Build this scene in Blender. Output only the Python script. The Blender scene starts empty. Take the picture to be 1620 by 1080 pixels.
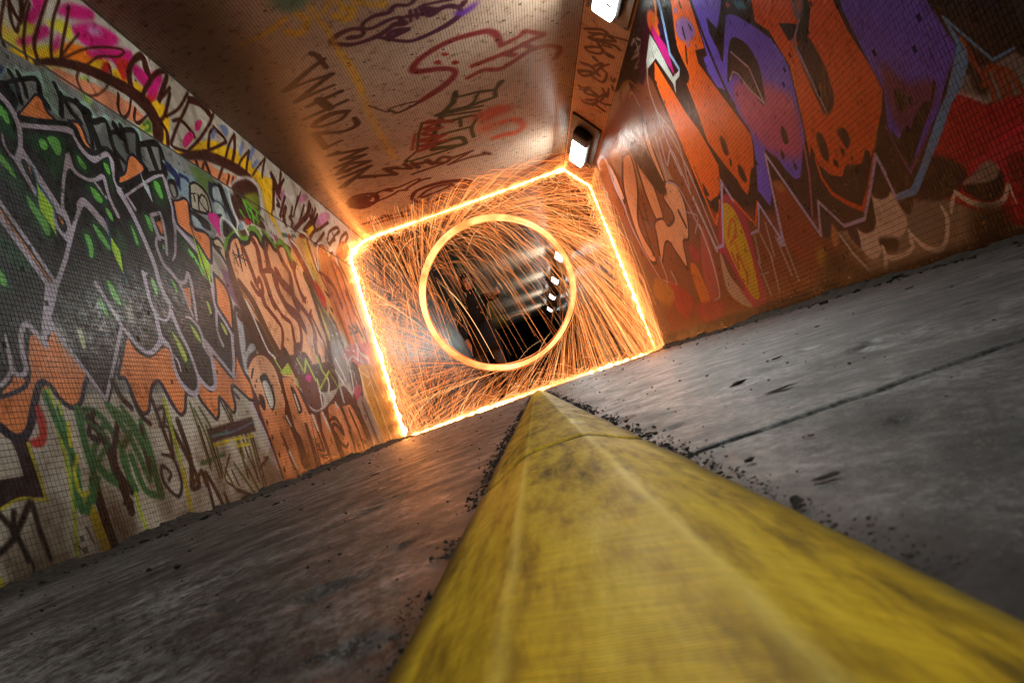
# Night underpass with graffiti, a whirled ring of burning steel wool and its sparks. Metres; X right, Y into the tunnel, Z up.
import bpy, bmesh, math, random
import numpy as np
from mathutils import Matrix, Vector

# ------------------------------------------------------------------ camera, world, light, exposure
SC = bpy.context.scene
COL = SC.collection
rng = np.random.default_rng(7)
random.seed(7)
CAMZ = 0.067                                   # lens almost on the ground, resting over the kerb
cam = bpy.data.cameras.new('camera')
cam.lens = 25.33
cam.sensor_width = 36.0
cam.clip_start = 0.01
cam.clip_end = 400.0
cam.dof.use_dof = True
cam.dof.focus_distance = 4.2
cam.dof.aperture_fstop = 24.0
camo = bpy.data.objects.new('camera', cam)
COL.objects.link(camo)
Rm = Matrix(((0.94464482, 0.32791769, 0.01077757), (0.03324866, -0.06299745, -0.9974597), (-0.32640572, 0.94260347, -0.07041304)))
camo.matrix_world = Matrix.Translation((0, 0, CAMZ)) @ Rm.to_4x4()
SC.camera = camo
W = bpy.data.worlds.new('World')
SC.world = W
W.use_nodes = True
wn = W.node_tree
sky = wn.nodes.new('ShaderNodeTexSky')
sky.sky_type = 'NISHITA'
sky.sun_disc = False
sky.sun_elevation = math.radians(-9)            # night
sky.sun_rotation = math.radians(200)
bg = wn.nodes['Background']
bg.inputs['Strength'].default_value = 0.05
wn.links.new(sky.outputs[0], bg.inputs['Color'])
SC.view_settings.view_transform = 'Standard'
SC.view_settings.look = 'None'
SC.view_settings.exposure = 0.22
SC.view_settings.gamma = 1.0
SC.view_settings.use_curve_mapping = False
SC.render.engine = 'CYCLES'
SC.cycles.use_denoising = True
SC.cycles.max_bounces = 6
SC.cycles.diffuse_bounces = 3
SC.cycles.glossy_bounces = 3
SC.cycles.sample_clamp_indirect = 6.0
SC.cycles.use_light_tree = True

PAINT_L = [
[0,206,196,60,12,1,2944,2241,3052,2309,3171,2442,3242,2460,3210,2399,3034,2264,2980,2155,3103,2185,3416,2365,3445,2432,3272,2371,3143,2283,3046,2244],
[0,236,186,28,9,1,2962,2191,3143,2283,3424,2421,3395,2355,3146,2206,3070,2153,2935,2152],
[0,206,196,60,10,1,3337,2529,3516,2634,3588,2625,3546,2531,3472,2533,3388,2523],
[0,230,120,30,10,1,3443,2465,3615,2548,3731,2565,3908,2589,3806,2482,3574,2419,3416,2365],
[0,236,186,28,7,1,3729,2520,3867,2588,3781,2470,3655,2441],
[0,196,44,36,7,1,3846,2565,3904,2561,3845,2481,3756,2458],
[0,236,186,28,7,1,3923,2557,4073,2601,4081,2510,3903,2476],
[0,236,186,28,8,1,4158,2593,4258,2583,4198,2493,4083,2470],
[0,196,44,36,8,1,4239,2525,4473,2679,4326,2506,4210,2450],
[0,236,186,28,4,1,4278,2485,4413,2572,4513,2562,4488,2426,4375,2368,4302,2417],
[0,236,186,28,4,1,4384,2429,4510,2465,4347,2228,4602,2289,4406,2148,4300,2190,4286,2276],
[0,206,30,120,12,1,3282,2632,3432,2721,3340,2593,3263,2493,3199,2441,3176,2472,3275,2578],
[0,206,30,120,13,1,3513,2703,3663,2815,3890,2907,3853,2828,3635,2712,3496,2664],
[0,206,30,120,14,1,3595,2641,3802,2780,3981,2845,4123,2853,3981,2718,3767,2602,3629,2580],
[0,206,30,120,12,1,3231,2431,3344,2510,3340,2462,3239,2381,3093,2279,3037,2255,3083,2305,3205,2385],
[0,206,30,120,15,1,3851,2658,4222,2827,4229,2774,4040,2559,3962,2615,3823,2599],
[0,206,30,120,16,1,4236,2742,4389,2758,4600,2858,4572,2762,4346,2564,4251,2615,4176,2651],
[0,206,30,120,12,1,3368,2438,3455,2530,3389,2415,3318,2356],
[0,206,30,120,14,1,3678,2550,3887,2650,3833,2578,3692,2520],
[0,205,130,180,14,1,3758,2724,3890,2802,3928,2776,3793,2698],
[0,196,44,36,18,1,3993,2657,4179,2721,4022,2524,3988,2561],
[0,150,190,70,6,1,3497,2306,3596,2352,3554,2279,3498,2271],
[0,222,140,102,2,1,3278,2254,3453,2297,3765,2357,4057,2378,4189,2301,3991,2251,3829,2244,3531,2210,3308,2205],
[0,206,196,60,11,1,4033,2248,4143,2325,4230,2353,4181,2265,4083,2214],
[1,42,112,58,7,1,4081,2274,14,4184,2335,22,4165,2279,22,4082,2234,14],
[0,236,186,28,4,1,4631,2299,4978,2500,5276,2610,5476,2640,5829,2704,6062,2673,6252,2638,6525,2648,6169,2241,6220,2026,6101,2106,5985,2252,6036,2441,5846,2516,5460,2500,5095,2448],
[0,226,140,90,4,1,4604,2222,4930,2324,5173,2330,5499,2390,5231,2229,4913,2198,4732,2188],
[0,64,26,16,15,1,5302,2251,5500,2364,5753,2451,5980,2425,5895,2228,5898,2114,5365,2070],
[1,64,26,16,3,1,3134,2210,28,3291,2293,39,3483,2369,56,3684,2424,71,3895,2459,86,4063,2475,110,4226,2456,153,4275,2413,176,4288,2348,135,4229,2241,97],
[1,64,26,16,7,1,4417,2166,45,4573,2242,56,4849,2349,73,5147,2422,96,5454,2465,111,5714,2485,112,5868,2487,90],
[1,64,26,16,2,1,3057,2493,15,2975,2333,16,2936,2237,21,2945,2148,26],
[1,64,26,16,2,1,3088,2506,21,3056,2389,25,3068,2333,22,3130,2425,14,3251,2608,15],
[1,64,26,16,2,1,3255,2583,16,3171,2442,17,3101,2298,19,3077,2203,21],
[1,64,26,16,2,1,3425,2705,19,3285,2495,19,3183,2330,25,3175,2241,31],
[1,64,26,16,2,1,3551,2774,17,3420,2581,18,3323,2386,21,3294,2300,23],
[1,64,26,16,2,1,3632,2784,20,3560,2658,19,3450,2480,19,3375,2345,20],
[1,64,26,16,2,1,3654,2637,12,3486,2470,12,3362,2333,12],
[1,64,26,16,2,1,3399,2362,11,3647,2540,12,3904,2685,14,4145,2788,15,4044,2696,14,3802,2575,13,3627,2439,12],
[1,64,26,16,2,1,3552,2391,11,3478,2291,17,3504,2227,18,3604,2254,10,3744,2352,10,3871,2493,16,3886,2565,21],
[1,64,26,16,2,1,4090,2528,67,4116,2622,53,4235,2763,35,4402,2875,61,4394,2768,91],
[1,64,26,16,2,1,4158,2462,34,4321,2633,33,4563,2841,35,4720,2900,39,4430,2579,40],
[1,64,26,16,2,1,4430,2579,24,4704,2798,24],
[1,64,26,16,0,1,3893,2393,22,3836,2279,30,3864,2233,26,3956,2309,17,4040,2432,20],
[1,64,26,16,0,1,4053,2370,21,3994,2279,26,4033,2268,23,4182,2375,14],
[1,64,26,16,2,1,4673,2746,33,4462,2497,28,4346,2406,23],
[1,64,26,16,2,1,5019,2899,23,4735,2655,21,4468,2485,19],
[1,64,26,16,2,1,4992,2829,56,5194,2891,85,5320,2870,114],
[1,64,26,16,2,1,4992,2829,26,4841,2684,25,4650,2512,24,4485,2351,27,4419,2261,28,4654,2304,26],
[1,64,26,16,2,1,4552,2488,20,4687,2550,31,4785,2542,52,4854,2505,61],
[1,64,26,16,2,1,5432,2903,30,5294,2776,27,4952,2510,23,4660,2314,21],
[1,64,26,16,2,1,4357,2404,59,4404,2350,48,4347,2228,37],
[1,64,26,16,2,1,5369,2753,23,5217,2660,29,5062,2476,36],
[1,64,26,16,2,1,5344,2743,55,5516,2720,45,5457,2662,28,5048,2455,23,4941,2417,23],
[1,64,26,16,2,1,5808,2876,24,5579,2697,26,5352,2484,26,5166,2319,24,5034,2203,24],
[1,64,26,16,2,1,5799,2863,46,5671,2684,40,5513,2520,35],
[1,64,26,16,2,1,6075,2818,19,5786,2640,21,5594,2493,22],
[1,64,26,16,2,1,6075,2818,30,5894,2639,31,5780,2516,31],
[1,64,26,16,2,1,6505,2896,18,6164,2689,18,5927,2534,18],
[1,64,26,16,2,1,6505,2896,27,6320,2730,28,6188,2596,30],
[1,64,26,16,2,1,4749,2263,50,4750,2217,39,4796,2217,26,4882,2300,23],
[1,64,26,16,2,0,4923,2314,55,4933,2229,55],
[1,64,26,16,2,0,5340,2357,21,5223,2244,21],
[1,64,26,16,2,0,5423,2366,20,5318,2273,20],
[0,222,40,120,0,1,5055,2698,5107,2702,5014,2607,4918,2558,4952,2624],
[0,222,40,120,0,1,4691,2436,4813,2514,4851,2488,4718,2384,4622,2323,4614,2362],
[0,112,128,172,5,1,5487,2817,5606,2877,5666,2850,5559,2754],
[1,112,128,172,6,1,5959,2845,44,5766,2671,44],
[1,112,128,172,7,1,6236,2906,46,6035,2735,46],
[1,112,128,172,7,1,6229,2771,35,6006,2637,35],
[1,112,128,172,6,1,5353,2729,32,5203,2612,32],
[1,214,206,204,10,1,5223,2219,14,5509,2375,17,5762,2463,27,5949,2473,65,5991,2408,85,5895,2228,71,5867,2164,85,5889,2074,84,5971,1998,71],
[0,182,120,150,4,1,7281,2701,7544,2836,7743,2856,7357,2675],
[0,182,120,150,4,1,7680,2492,7867,2637,8241,2804,8612,2866,8139,2627],
[0,182,120,150,9,1,6477,2539,6814,2670,6700,2539,6454,2480],
[0,236,186,28,4,1,7300,2436,7502,2425,7141,2237,7097,2296],
[1,214,206,204,6,1,6738,2582,30,6882,2645,49,6937,2605,50,7147,2699,31],
[1,214,206,204,6,1,6738,2549,22,6308,2276,22],
[1,70,24,18,2,1,6453,2543,21,6305,2398,20,6101,2214,19],
[1,70,24,18,2,1,6689,2460,44,6529,2344,60,6448,2219,76],
[1,70,24,18,2,1,6382,2285,28,6494,2303,32,6412,2241,35],
[1,70,24,18,2,1,6925,2524,30,6716,2359,30],
[1,70,24,18,2,1,6807,2393,24,6666,2336,39,6743,2323,47,6630,2231,41],
[1,70,24,18,2,1,7480,2842,19,7036,2542,19,6833,2389,20],
[1,70,24,18,2,1,7435,2684,31,7122,2462,27,6983,2382,24],
[1,70,24,18,2,1,7719,2774,77,7421,2561,63,7052,2387,48,6669,2208,46],
[1,70,24,18,2,1,7516,2585,122,7517,2513,75,7026,2291,28],
[1,70,24,18,2,1,7937,2706,29,7565,2489,60,7598,2448,91],
[1,70,24,18,2,1,8349,2705,36,7799,2495,35,7455,2378,38,7141,2203,47,7357,2209,45,7939,2477,40],
[1,70,24,18,2,1,7958,2380,36,8234,2558,29,8741,2730,44,8839,2711,45,8450,2553,26,8013,2353,48,7976,2396,69],
[1,70,24,18,2,1,8370,2562,78,8391,2500,47,8104,2398,15],
[1,70,24,18,2,1,8451,2392,40,8785,2600,33,9241,2775,51,9217,2711,56,8699,2443,32,8492,2346,30],
[1,70,24,18,2,1,7762,2723,38,7580,2578,35,7469,2501,32],
[1,70,24,18,2,1,7918,2765,31,7597,2557,31],
[1,70,24,18,2,1,6525,2564,96,6550,2528,96],
[1,70,24,18,2,1,6461,2441,85,6444,2405,57,6374,2386,30],
[1,70,24,18,2,1,6776,2593,36,6528,2406,36,6354,2268,36],
[1,70,24,18,2,1,7280,2736,21,6953,2486,21],
[1,70,24,18,2,1,7183,2316,20,7012,2276,20],
[0,150,50,30,11,1,8161,2254,8699,2526,9053,2573,8918,2374,8374,2162],
[1,70,24,18,0,1,6558,2701,149,6585,2602,95,6761,2709,42],
[1,70,24,18,0,1,6918,2891,46,6710,2683,37,6947,2821,28],
[1,70,24,18,0,1,6558,2701,49,6239,2319,49],
[0,128,130,128,0,0,2773,2188,2910,2183,3331,2206,3877,2218,4626,2234,5129,2234,4868,1885,4419,1494,2510,1109,2495,1399],
[0,96,100,98,6,1,3277,2100,3345,2056,3479,1985,3629,2114,3686,2076,3929,2175,3972,2028,3630,1733,3434,1889,3333,2029],
[0,70,84,96,5,1,2863,1962,2954,2023,2923,1911,2880,1912],
[0,130,150,140,3,1,3136,2164,3219,2208,3259,2162,3216,2008,3160,1980,3133,2052],
[0,60,70,130,8,1,2849,2051,2890,2067,2865,2016,2827,1994],
[0,150,180,90,10,1,3486,2225,3530,2227,3551,2177,3478,2169],
[1,150,188,172,3,1,2830,1985,12,2903,2068,11,2916,2079,18,2954,2073,19,2982,2111,21,3007,2092,21,3125,2153,13],
[1,150,188,172,3,1,3145,2168,25,3133,2052,29,3165,1993,30,3194,1984,28],
[1,150,188,172,3,1,3249,2158,31,3328,2127,27,3395,2134,22,3493,2147,31,3532,2099,33,3584,2096,27],
[1,150,188,172,3,1,3558,2098,15,3667,2154,27,3712,2129,27,3785,2176,24,3850,2164,27,3988,2204,29,3972,2133,30,4009,2140,23],
[1,14,12,14,1,1,2815,1946,16,2898,2007,17,3102,2114,27,3099,2037,41,3130,1993,45],
[1,14,12,14,1,1,2919,2061,34,2939,2016,31,2935,1926,28],
[1,14,12,14,1,1,2978,2084,34,2994,2026,31,2988,1979,27],
[1,14,12,14,1,1,3247,2151,39,3259,2091,33,3229,1987,28],
[1,14,12,14,2,1,3303,2105,28,3372,2118,32,3495,2113,36],
[1,14,12,14,1,1,3284,2097,43,3322,2042,41,3373,2012,40],
[1,14,12,14,1,1,3406,2121,61,3454,2062,60,3475,1978,56,3478,1911,54],
[1,14,12,14,1,1,3477,2111,46,3497,2062,33,3633,2122,31,3630,2001,43,3634,1913,44,3635,1817,43],
[1,14,12,14,1,1,3638,2055,24,3943,2180,36,3892,2001,57,3925,1942,65],
[1,14,12,14,1,1,3723,2121,69,3739,2084,69],
[1,14,12,14,1,1,3790,2147,48,3792,2110,46,3776,1998,43],
[1,14,12,14,1,1,3930,2095,30,4200,2189,51,4176,2016,72,4169,1919,73],
[1,14,12,14,1,1,4062,2132,64,4064,2073,65,4072,2003,66],
[1,14,12,14,1,1,3628,1958,38,3701,1911,38],
[1,14,12,14,1,1,3277,2116,33,3220,1984,33],
[1,14,12,14,1,1,3426,2056,34,3437,1970,31,3419,1895,28],
[0,120,142,152,3,1,4131,1913,4287,2052,4543,2099,4839,2136,5185,2191,5426,2077,5374,1975,5010,1789,4702,1784,4541,1846,4374,1824,4332,1889,4187,1881],
[0,100,130,70,13,1,4598,2189,4886,2207,4986,2132,4764,2020,4627,2094],
[0,150,188,172,4,1,4193,2090,4364,2077,4508,2043,4282,1939,4237,2036],
[1,30,38,84,2,1,4251,2061,81,4322,2028,89,4330,1974,96],
[1,30,38,84,2,1,4387,2049,43,4484,2050,43],
[0,120,142,152,2,1,4372,2022,4462,2036,4436,1949,4327,1903],
[0,14,12,14,0,1,4173,1947,4270,1984,4282,1939,4258,1876,4172,1838],
[0,140,140,130,2,1,4184,1923,4238,1939,4235,1870,4185,1849],
[0,168,158,140,0,1,4497,2025,4610,2066,4737,2028,4740,1937,4698,1872,4446,1829,4411,1863],
[1,14,12,14,0,2,4497,2025,12,4610,2066,20,4737,2028,32,4740,1937,30,4698,1872,19,4446,1829,23,4411,1863,28,4497,2025,23],
[1,14,12,14,0,1,4465,1950,8,4552,1975,8],
[1,14,12,14,0,1,4506,1947,19,4495,1907,19],
[1,14,12,14,0,1,4582,1976,16,4521,1856,17,4557,1843,17],
[1,14,12,14,0,1,4637,1992,10,4572,1936,17,4616,1888,19,4672,1881,17,4701,1972,20,4646,1994,19],
[1,28,36,60,2,1,4887,2135,26,4985,2156,48,5053,2078,70,5055,2005,70],
[1,28,36,60,2,1,4867,2129,64,4810,2018,65,4906,1989,62,4984,1978,57],
[0,170,190,195,3,1,4895,2121,5014,2148,4996,2046,4843,2019],
[0,175,192,190,3,1,4824,1990,4948,2000,4964,1925,4903,1885,4800,1906],
[1,14,12,14,2,1,5051,2151,98,5055,2029,101,5103,1894,104],
[1,214,206,204,3,1,5185,2191,41,5166,2059,43,5186,1931,45],
[0,14,12,14,2,1,4396,1816,4589,1799,4615,1746,4567,1721,4444,1735,4381,1769],
[0,150,168,175,2,1,4375,1782,4460,1760,4491,1717,4580,1716,4617,1702,4440,1705,4361,1715],
[0,232,135,72,0,1,2195,548,2289,518,2320,488,2362,476,2407,498,2441,546,2488,615,2528,659,2555,667,2588,650,2622,596,2677,564,2737,588,2785,650,2831,706,2786,785,2751,862,2686,882,2613,876,2525,820,2483,676,2387,625,2209,589],
[1,24,20,44,0,2,2195,548,16,2289,518,18,2320,488,18,2362,476,16,2407,498,17,2441,546,19,2488,615,18,2528,659,17,2555,667,18,2588,650,23,2622,596,24,2677,564,20,2737,588,20,2785,650,22,2831,706,26,2786,785,30,2751,862,26,2686,882,20,2613,876,17,2525,820,19,2483,676,18,2387,625,15,2209,589,16,2195,548,17],
[0,232,135,72,0,1,3186,879,3106,779,3039,693,3084,688,3100,645,3105,586,3129,536,3153,523,3195,534,3233,584,3282,644,3344,676,3377,663,3397,616,3423,558,3457,511,3492,507,3533,532,3583,604,3675,689,3591,823,3543,882,3462,866,3315,857,3247,899],
[1,24,20,44,0,2,3186,879,19,3106,779,19,3039,693,17,3084,688,21,3100,645,26,3105,586,26,3129,536,23,3153,523,17,3195,534,18,3233,584,21,3282,644,19,3344,676,18,3377,663,26,3397,616,31,3423,558,30,3457,511,23,3492,507,18,3533,532,23,3583,604,25,3675,689,29,3591,823,33,3543,882,24,3462,866,16,3315,857,20,3247,899,19,3186,879,14],
[0,232,135,72,0,1,4050,846,4134,811,4243,755,4364,861,4392,821,4414,747,4460,677,4479,622,4434,565,4366,566,4298,603,4226,644,4181,655,4150,624,4133,539,4095,498,4067,495,4016,542,3963,584,3935,566,3884,491,3835,465,3810,484,3757,538,3722,585,3710,689,3865,764],
[1,24,20,44,0,2,4050,846,24,4134,811,25,4243,755,25,4364,861,31,4392,821,40,4414,747,40,4460,677,41,4479,622,37,4434,565,24,4366,566,22,4298,603,27,4226,644,23,4181,655,23,4150,624,30,4133,539,30,4095,498,20,4067,495,21,4016,542,27,3963,584,23,3935,566,22,3884,491,22,3835,465,20,3810,484,25,3757,538,26,3722,585,28,3710,689,22,3865,764,15,4050,846,15],
[0,14,12,14,1,1,2650,1840,2836,1984,2888,1979,2916,1928,2887,1834,3157,1906,3292,1945,3314,1888,3399,1859,3558,1929,3593,1863,3537,1706,3852,1866,4134,1995,4144,1884,4118,1736,4107,1642,4217,1570,4327,1510,4365,1358,4320,1186,4438,1003,4236,695,4043,822,4009,711,3891,618,3805,647,3784,683,3725,613,3630,593,3575,634,3537,721,3554,835,3502,852,3352,793,3247,819,3194,895,3139,846,2910,571,2875,604,2737,829,2698,878,2619,807,2578,873,2522,772,2476,680,2440,684,2417,689,2366,647,2220,620],
[0,16,62,28,8,1,2903,1763,3039,1824,3195,1857,3147,1746,3046,1611,3003,1608,2978,1678,2897,1718],
[0,16,62,28,8,1,2771,1856,2824,1860,2851,1805,2827,1711,2767,1707,2721,1721],
[0,16,62,28,7,1,2688,1633,2735,1623,2780,1528,2832,1461,2760,1432,2658,1508],
[0,16,62,28,6,1,3231,1817,3310,1802,3332,1744,3283,1706,3213,1726],
[0,16,62,28,6,1,3464,1843,3549,1872,3534,1786,3479,1655,3462,1729],
[0,16,62,28,9,1,3241,1650,3349,1672,3405,1611,3361,1555,3263,1593],
[0,16,62,28,11,1,3946,1877,4109,1941,4086,1774,3939,1721],
[0,16,62,28,8,1,2754,1462,2836,1472,2900,1362,2881,1287,2813,1277,2750,1362],
[0,16,62,28,12,1,2542,1238,2615,1221,2677,1148,2652,1100,2558,1126,2519,1176],
[0,16,62,28,9,1,2490,1097,2533,1089,2544,1021,2497,994,2459,1013],
[0,16,62,28,8,1,3096,1379,3187,1395,3168,1288,3113,1237,3078,1290],
[0,16,62,28,9,1,3196,1449,3297,1458,3331,1353,3239,1303],
[0,16,62,28,9,1,3365,1458,3464,1442,3438,1320,3375,1319],
[0,16,62,28,10,1,3527,1531,3605,1532,3628,1427,3548,1387],
[0,16,62,28,10,1,3725,1628,3820,1628,3808,1526,3711,1504],
[0,16,62,28,9,1,3154,1159,3239,1167,3287,1059,3177,1041],
[0,16,62,28,8,1,3029,1056,3133,1065,3150,952,3065,973],
[0,16,62,28,11,1,4060,1583,4154,1551,4282,1414,4268,1350,4108,1475],
[0,16,62,28,7,1,3618,962,3735,936,3765,796,3669,752],
[0,16,62,28,7,1,3842,1018,3968,1004,3981,905,3912,876],
[0,120,122,104,18,1,2911,1018,2900,901,2876,908],
[0,120,122,104,17,1,2711,915,2789,891,2740,808,2717,842],
[0,120,122,104,21,1,3269,1057,3347,1056,3292,965,3233,970],
[0,188,176,192,0,0,2603,1410,2616,1393,2701,1267,2805,1105,2820,1086,2731,1070,2706,1105,2641,1202,2578,1292,2564,1306],
[1,14,12,14,0,0,2591,1361,26,2684,1224,26,2776,1079,27],
[1,226,140,90,0,0,2589,1355,11,2681,1218,11,2766,1091,11],
[0,188,176,192,0,0,2736,1081,2824,1094,2765,1000,2693,909,2706,879,2660,855,2631,810,2618,836,2636,891,2689,986],
[1,188,176,192,0,0,2692,914,33,2760,797,29,2834,696,26,2901,587,22],
[1,188,176,192,0,0,2897,588,21,3012,724,22,3185,937,26],
[1,188,176,192,0,1,2632,812,30,2590,862,29,2551,888,24,2511,843,25,2492,770,27,2486,713,22,2454,689,20,2427,698,23,2416,716,23],
[1,188,176,192,0,1,2431,835,12,2425,779,18,2415,721,20,2393,686,18,2353,659,18,2315,647,18],
[1,188,176,192,0,0,2808,1084,26,2910,1203,25,2990,1311,24,3072,1419,22,3174,1537,19],
[0,188,176,192,0,1,3114,1484,3126,1520,3175,1559,3213,1560,3272,1522,3327,1472,3313,1401,3297,1429,3240,1476,3179,1516,3119,1455],
[1,188,176,192,0,1,2788,1912,36,2844,1874,40,2867,1821,39,2865,1769,32,2838,1691,24,2800,1638,19],
[1,188,176,192,0,1,2744,1711,8,2737,1665,17,2751,1629,19,2780,1615,23],
[1,188,176,192,0,1,2874,1800,23,3038,1853,24,3202,1907,30,3276,1920,52,3299,1886,60,3324,1846,59,3387,1821,42,3474,1865,25,3542,1905,41,3570,1873,46,3549,1796,37,3543,1728,42,3579,1655,38],
[1,188,176,192,0,1,3553,1693,61,3584,1642,49,3630,1538,46,3677,1343,45,3674,1212,43,3706,1121,38],
[1,188,176,192,0,1,3609,1692,23,3656,1633,31],
[1,188,176,192,0,1,3535,1249,38,3524,1173,33,3515,1070,29,3550,1014,22,3614,1006,17,3676,1047,22,3720,1112,21],
[1,188,176,192,0,1,3527,1244,13,3574,1255,13],
[1,188,176,192,0,1,3084,1123,33,3119,1068,29,3181,949,28,3227,892,29,3288,837,28,3367,819,27,3460,863,31,3506,902,41,3518,967,41,3531,1055,32],
[1,188,176,192,0,1,3500,892,46,3548,868,25],
[1,188,176,192,0,1,3519,903,35,3565,866,28,3567,816,26,3553,748,30,3565,681,37,3608,634,39,3667,610,32,3729,630,29,3774,690,31,3776,761,31,3765,857,33,3724,960,39,3704,1061,46],
[1,188,176,192,0,1,3587,816,13,3611,780,20,3608,732,14],
[1,188,176,192,0,1,3788,701,35,3822,662,34,3880,637,27,3945,651,35,3980,704,45,4006,779,45,4022,852,40],
[0,188,176,192,0,1,3992,937,4044,872,4045,838,3994,820,3954,878],
[1,188,176,192,0,1,3959,886,30,3980,944,32,3973,992,33,3942,1027,28,3897,1049,20,3853,1048,16],
[1,188,176,192,0,0,3995,918,45,4087,840,37,4162,776,33,4239,711,31],
[1,188,176,192,0,0,4230,711,35,4300,797,35,4408,988,40,4359,1075,39,4292,1158,40,4312,1226,42,4334,1312,45],
[1,188,176,192,0,1,4296,1150,30,4220,1025,28,4211,961,31,4222,914,39],
[1,188,176,192,0,0,3826,1508,41,3817,1620,38,3811,1634,24,3937,1681,23,3936,1631,32,3914,1531,28,3863,1419,26],
[1,188,176,192,0,1,3906,1518,21,3821,1510,19,3773,1460,24,3771,1397,32,3791,1339,34,3850,1302,37,3904,1262,32,3983,1274,24,4050,1335,34,4055,1281,36,4028,1189,31,3979,1049,30],
[1,188,176,192,0,1,3909,1259,34,3926,1168,26,3943,1065,26],
[0,14,12,14,0,0,3847,1628,3927,1652,3897,1539,3868,1547],
[0,232,135,72,0,0,3853,1603,3923,1632,3890,1537,3871,1540],
[0,232,135,72,0,0,3926,1228,4017,1245,3952,1103],
[1,14,12,14,0,1,3921,1231,7,4028,1250,7],
[1,188,176,192,0,1,4132,1901,36,4128,1779,33,4085,1668,37,4057,1594,27,3971,1448,22,3909,1390,14],
[1,188,176,192,0,1,4078,1643,40,4174,1589,41,4278,1525,42],
[1,188,176,192,0,1,3594,1684,13,3829,1821,18,4066,1949,23,4130,1961,38,4131,1848,44,4123,1757,35],
[1,188,176,192,0,1,3166,1752,31,3089,1634,21,3034,1528,19,3008,1467,23,3017,1420,30,3012,1351,29],
[0,188,176,192,0,1,3126,1702,3181,1785,3194,1774,3184,1721,3143,1688],
[1,188,176,192,0,1,3171,1754,41,3177,1706,36,3209,1685,27,3272,1679,22,3344,1698,20,3431,1742,29,3433,1702,30,3428,1627,27,3457,1544,35],
[1,188,176,192,0,1,3329,1687,20,3400,1622,20],
[0,14,12,14,0,1,3384,1697,3416,1710,3393,1630,3376,1658],
[0,188,176,192,0,0,2847,1694,2919,1581,2989,1471,3015,1416,3020,1359,2962,1293,2925,1331,2847,1452,2765,1612],
[0,14,12,14,0,1,2812,1614,2830,1631,2849,1624,2873,1581,2873,1496,2852,1510,2821,1573],
[0,232,135,72,0,1,2850,1607,2859,1602,2857,1570],
[0,14,12,14,0,1,2943,1421,2977,1416,2995,1400,2992,1364,2960,1336,2935,1365],
[0,232,135,72,0,0,2951,1420,2980,1393,2970,1370],
[0,112,196,84,0,1,2775,1853,2814,1832,2818,1796,2797,1772,2781,1791,2759,1810],
[0,112,196,84,0,1,2687,1615,2721,1586,2745,1545,2747,1518,2719,1536,2674,1579],
[0,112,196,84,0,1,2984,1774,3023,1785,3037,1763,3008,1733,2980,1737],
[0,112,196,84,0,1,3049,1808,3112,1834,3142,1811,3119,1757,3086,1737,3063,1768],
[0,112,196,84,0,1,3250,1794,3283,1776,3303,1748,3278,1731,3249,1754],
[0,112,196,84,0,1,3479,1832,3511,1830,3514,1791,3492,1772,3472,1806],
[0,112,196,84,0,1,3280,1643,3331,1634,3359,1601,3337,1576,3291,1585],
[0,112,196,84,0,1,3987,1890,4043,1887,4044,1815,4009,1786,3970,1840],
[0,112,196,84,0,1,2780,1456,2805,1440,2838,1398,2868,1364,2866,1312,2835,1300,2812,1350,2779,1405],
[0,112,196,84,0,1,2494,1094,2515,1069,2516,1037,2505,1027,2475,1043],
[0,112,196,84,0,1,3110,1362,3148,1361,3149,1305,3124,1259,3099,1255,3111,1297],
[0,112,196,84,0,1,3367,1560,3398,1543,3401,1505,3383,1495,3358,1533],
[0,112,196,84,0,1,3205,1438,3256,1406,3293,1345,3275,1326,3220,1382],
[0,112,196,84,0,1,3557,1515,3581,1469,3578,1416,3554,1417],
[0,112,196,84,0,1,3748,1622,3788,1607,3792,1547,3758,1533,3744,1584],
[0,112,196,84,0,1,3183,1156,3210,1142,3221,1097,3236,1043,3190,1068,3176,1122],
[0,112,196,84,0,1,3184,1138,3220,1128,3242,1038,3205,1064],
[0,112,196,84,0,1,3054,1045,3095,1036,3104,972,3075,994],
[0,112,196,84,0,1,4150,1523,4217,1483,4250,1428,4229,1418,4161,1479],
[0,112,196,84,0,1,3601,1236,3626,1217,3621,1152,3596,1143,3586,1199],
[0,112,196,84,0,1,3815,1264,3849,1245,3851,1190,3830,1193],
[0,112,196,84,0,1,3844,1472,3861,1463,3847,1439,3834,1445],
[0,112,196,84,0,1,4245,1421,4283,1373,4261,1349,4236,1385],
[0,198,214,150,3,1,2854,897,2880,894,2874,821,2854,806,2842,855],
[0,178,196,84,0,1,3642,947,3690,898,3716,829,3711,794,3679,787,3661,850],
[0,178,196,84,0,1,3878,1009,3916,981,3945,928,3932,908,3887,954],
[0,178,196,84,0,1,4183,1186,4214,1160,4206,1105,4181,1099],
[0,178,196,84,0,1,4290,1060,4333,1037,4343,986,4308,990],
[1,20,84,110,0,1,2874,1613,13,2873,1544,12,2832,1415,11],
[1,20,84,110,0,1,2875,1539,16,2912,1499,16,2942,1438,14,2934,1399,13],
[1,20,84,110,1,1,3341,1501,17,3334,1444,17,3320,1383,16,3303,1328,15],
[1,20,84,110,1,1,3340,1226,19,3346,1195,19,3350,1173,19],
[1,20,84,110,2,1,2905,1349,9,2903,1298,9],
[0,178,226,48,0,0,2877,1546,2884,1505,2934,1448,2916,1394,2902,1306,2883,1352,2838,1411],
[0,178,226,48,0,0,3329,1401,3374,1336,3341,1216,3315,1279,3305,1332],
[0,232,135,72,0,1,2898,1862,2978,1939,3043,2003,3070,2022,3102,2008,3114,1957,3156,1933,3056,1896,2904,1850],
[1,24,20,44,0,2,2898,1862,8,2978,1939,8,3043,2003,9,3070,2022,14,3102,2008,20,3114,1957,21,3156,1933,16,3056,1896,10,2904,1850,15,2898,1862,19],
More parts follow.
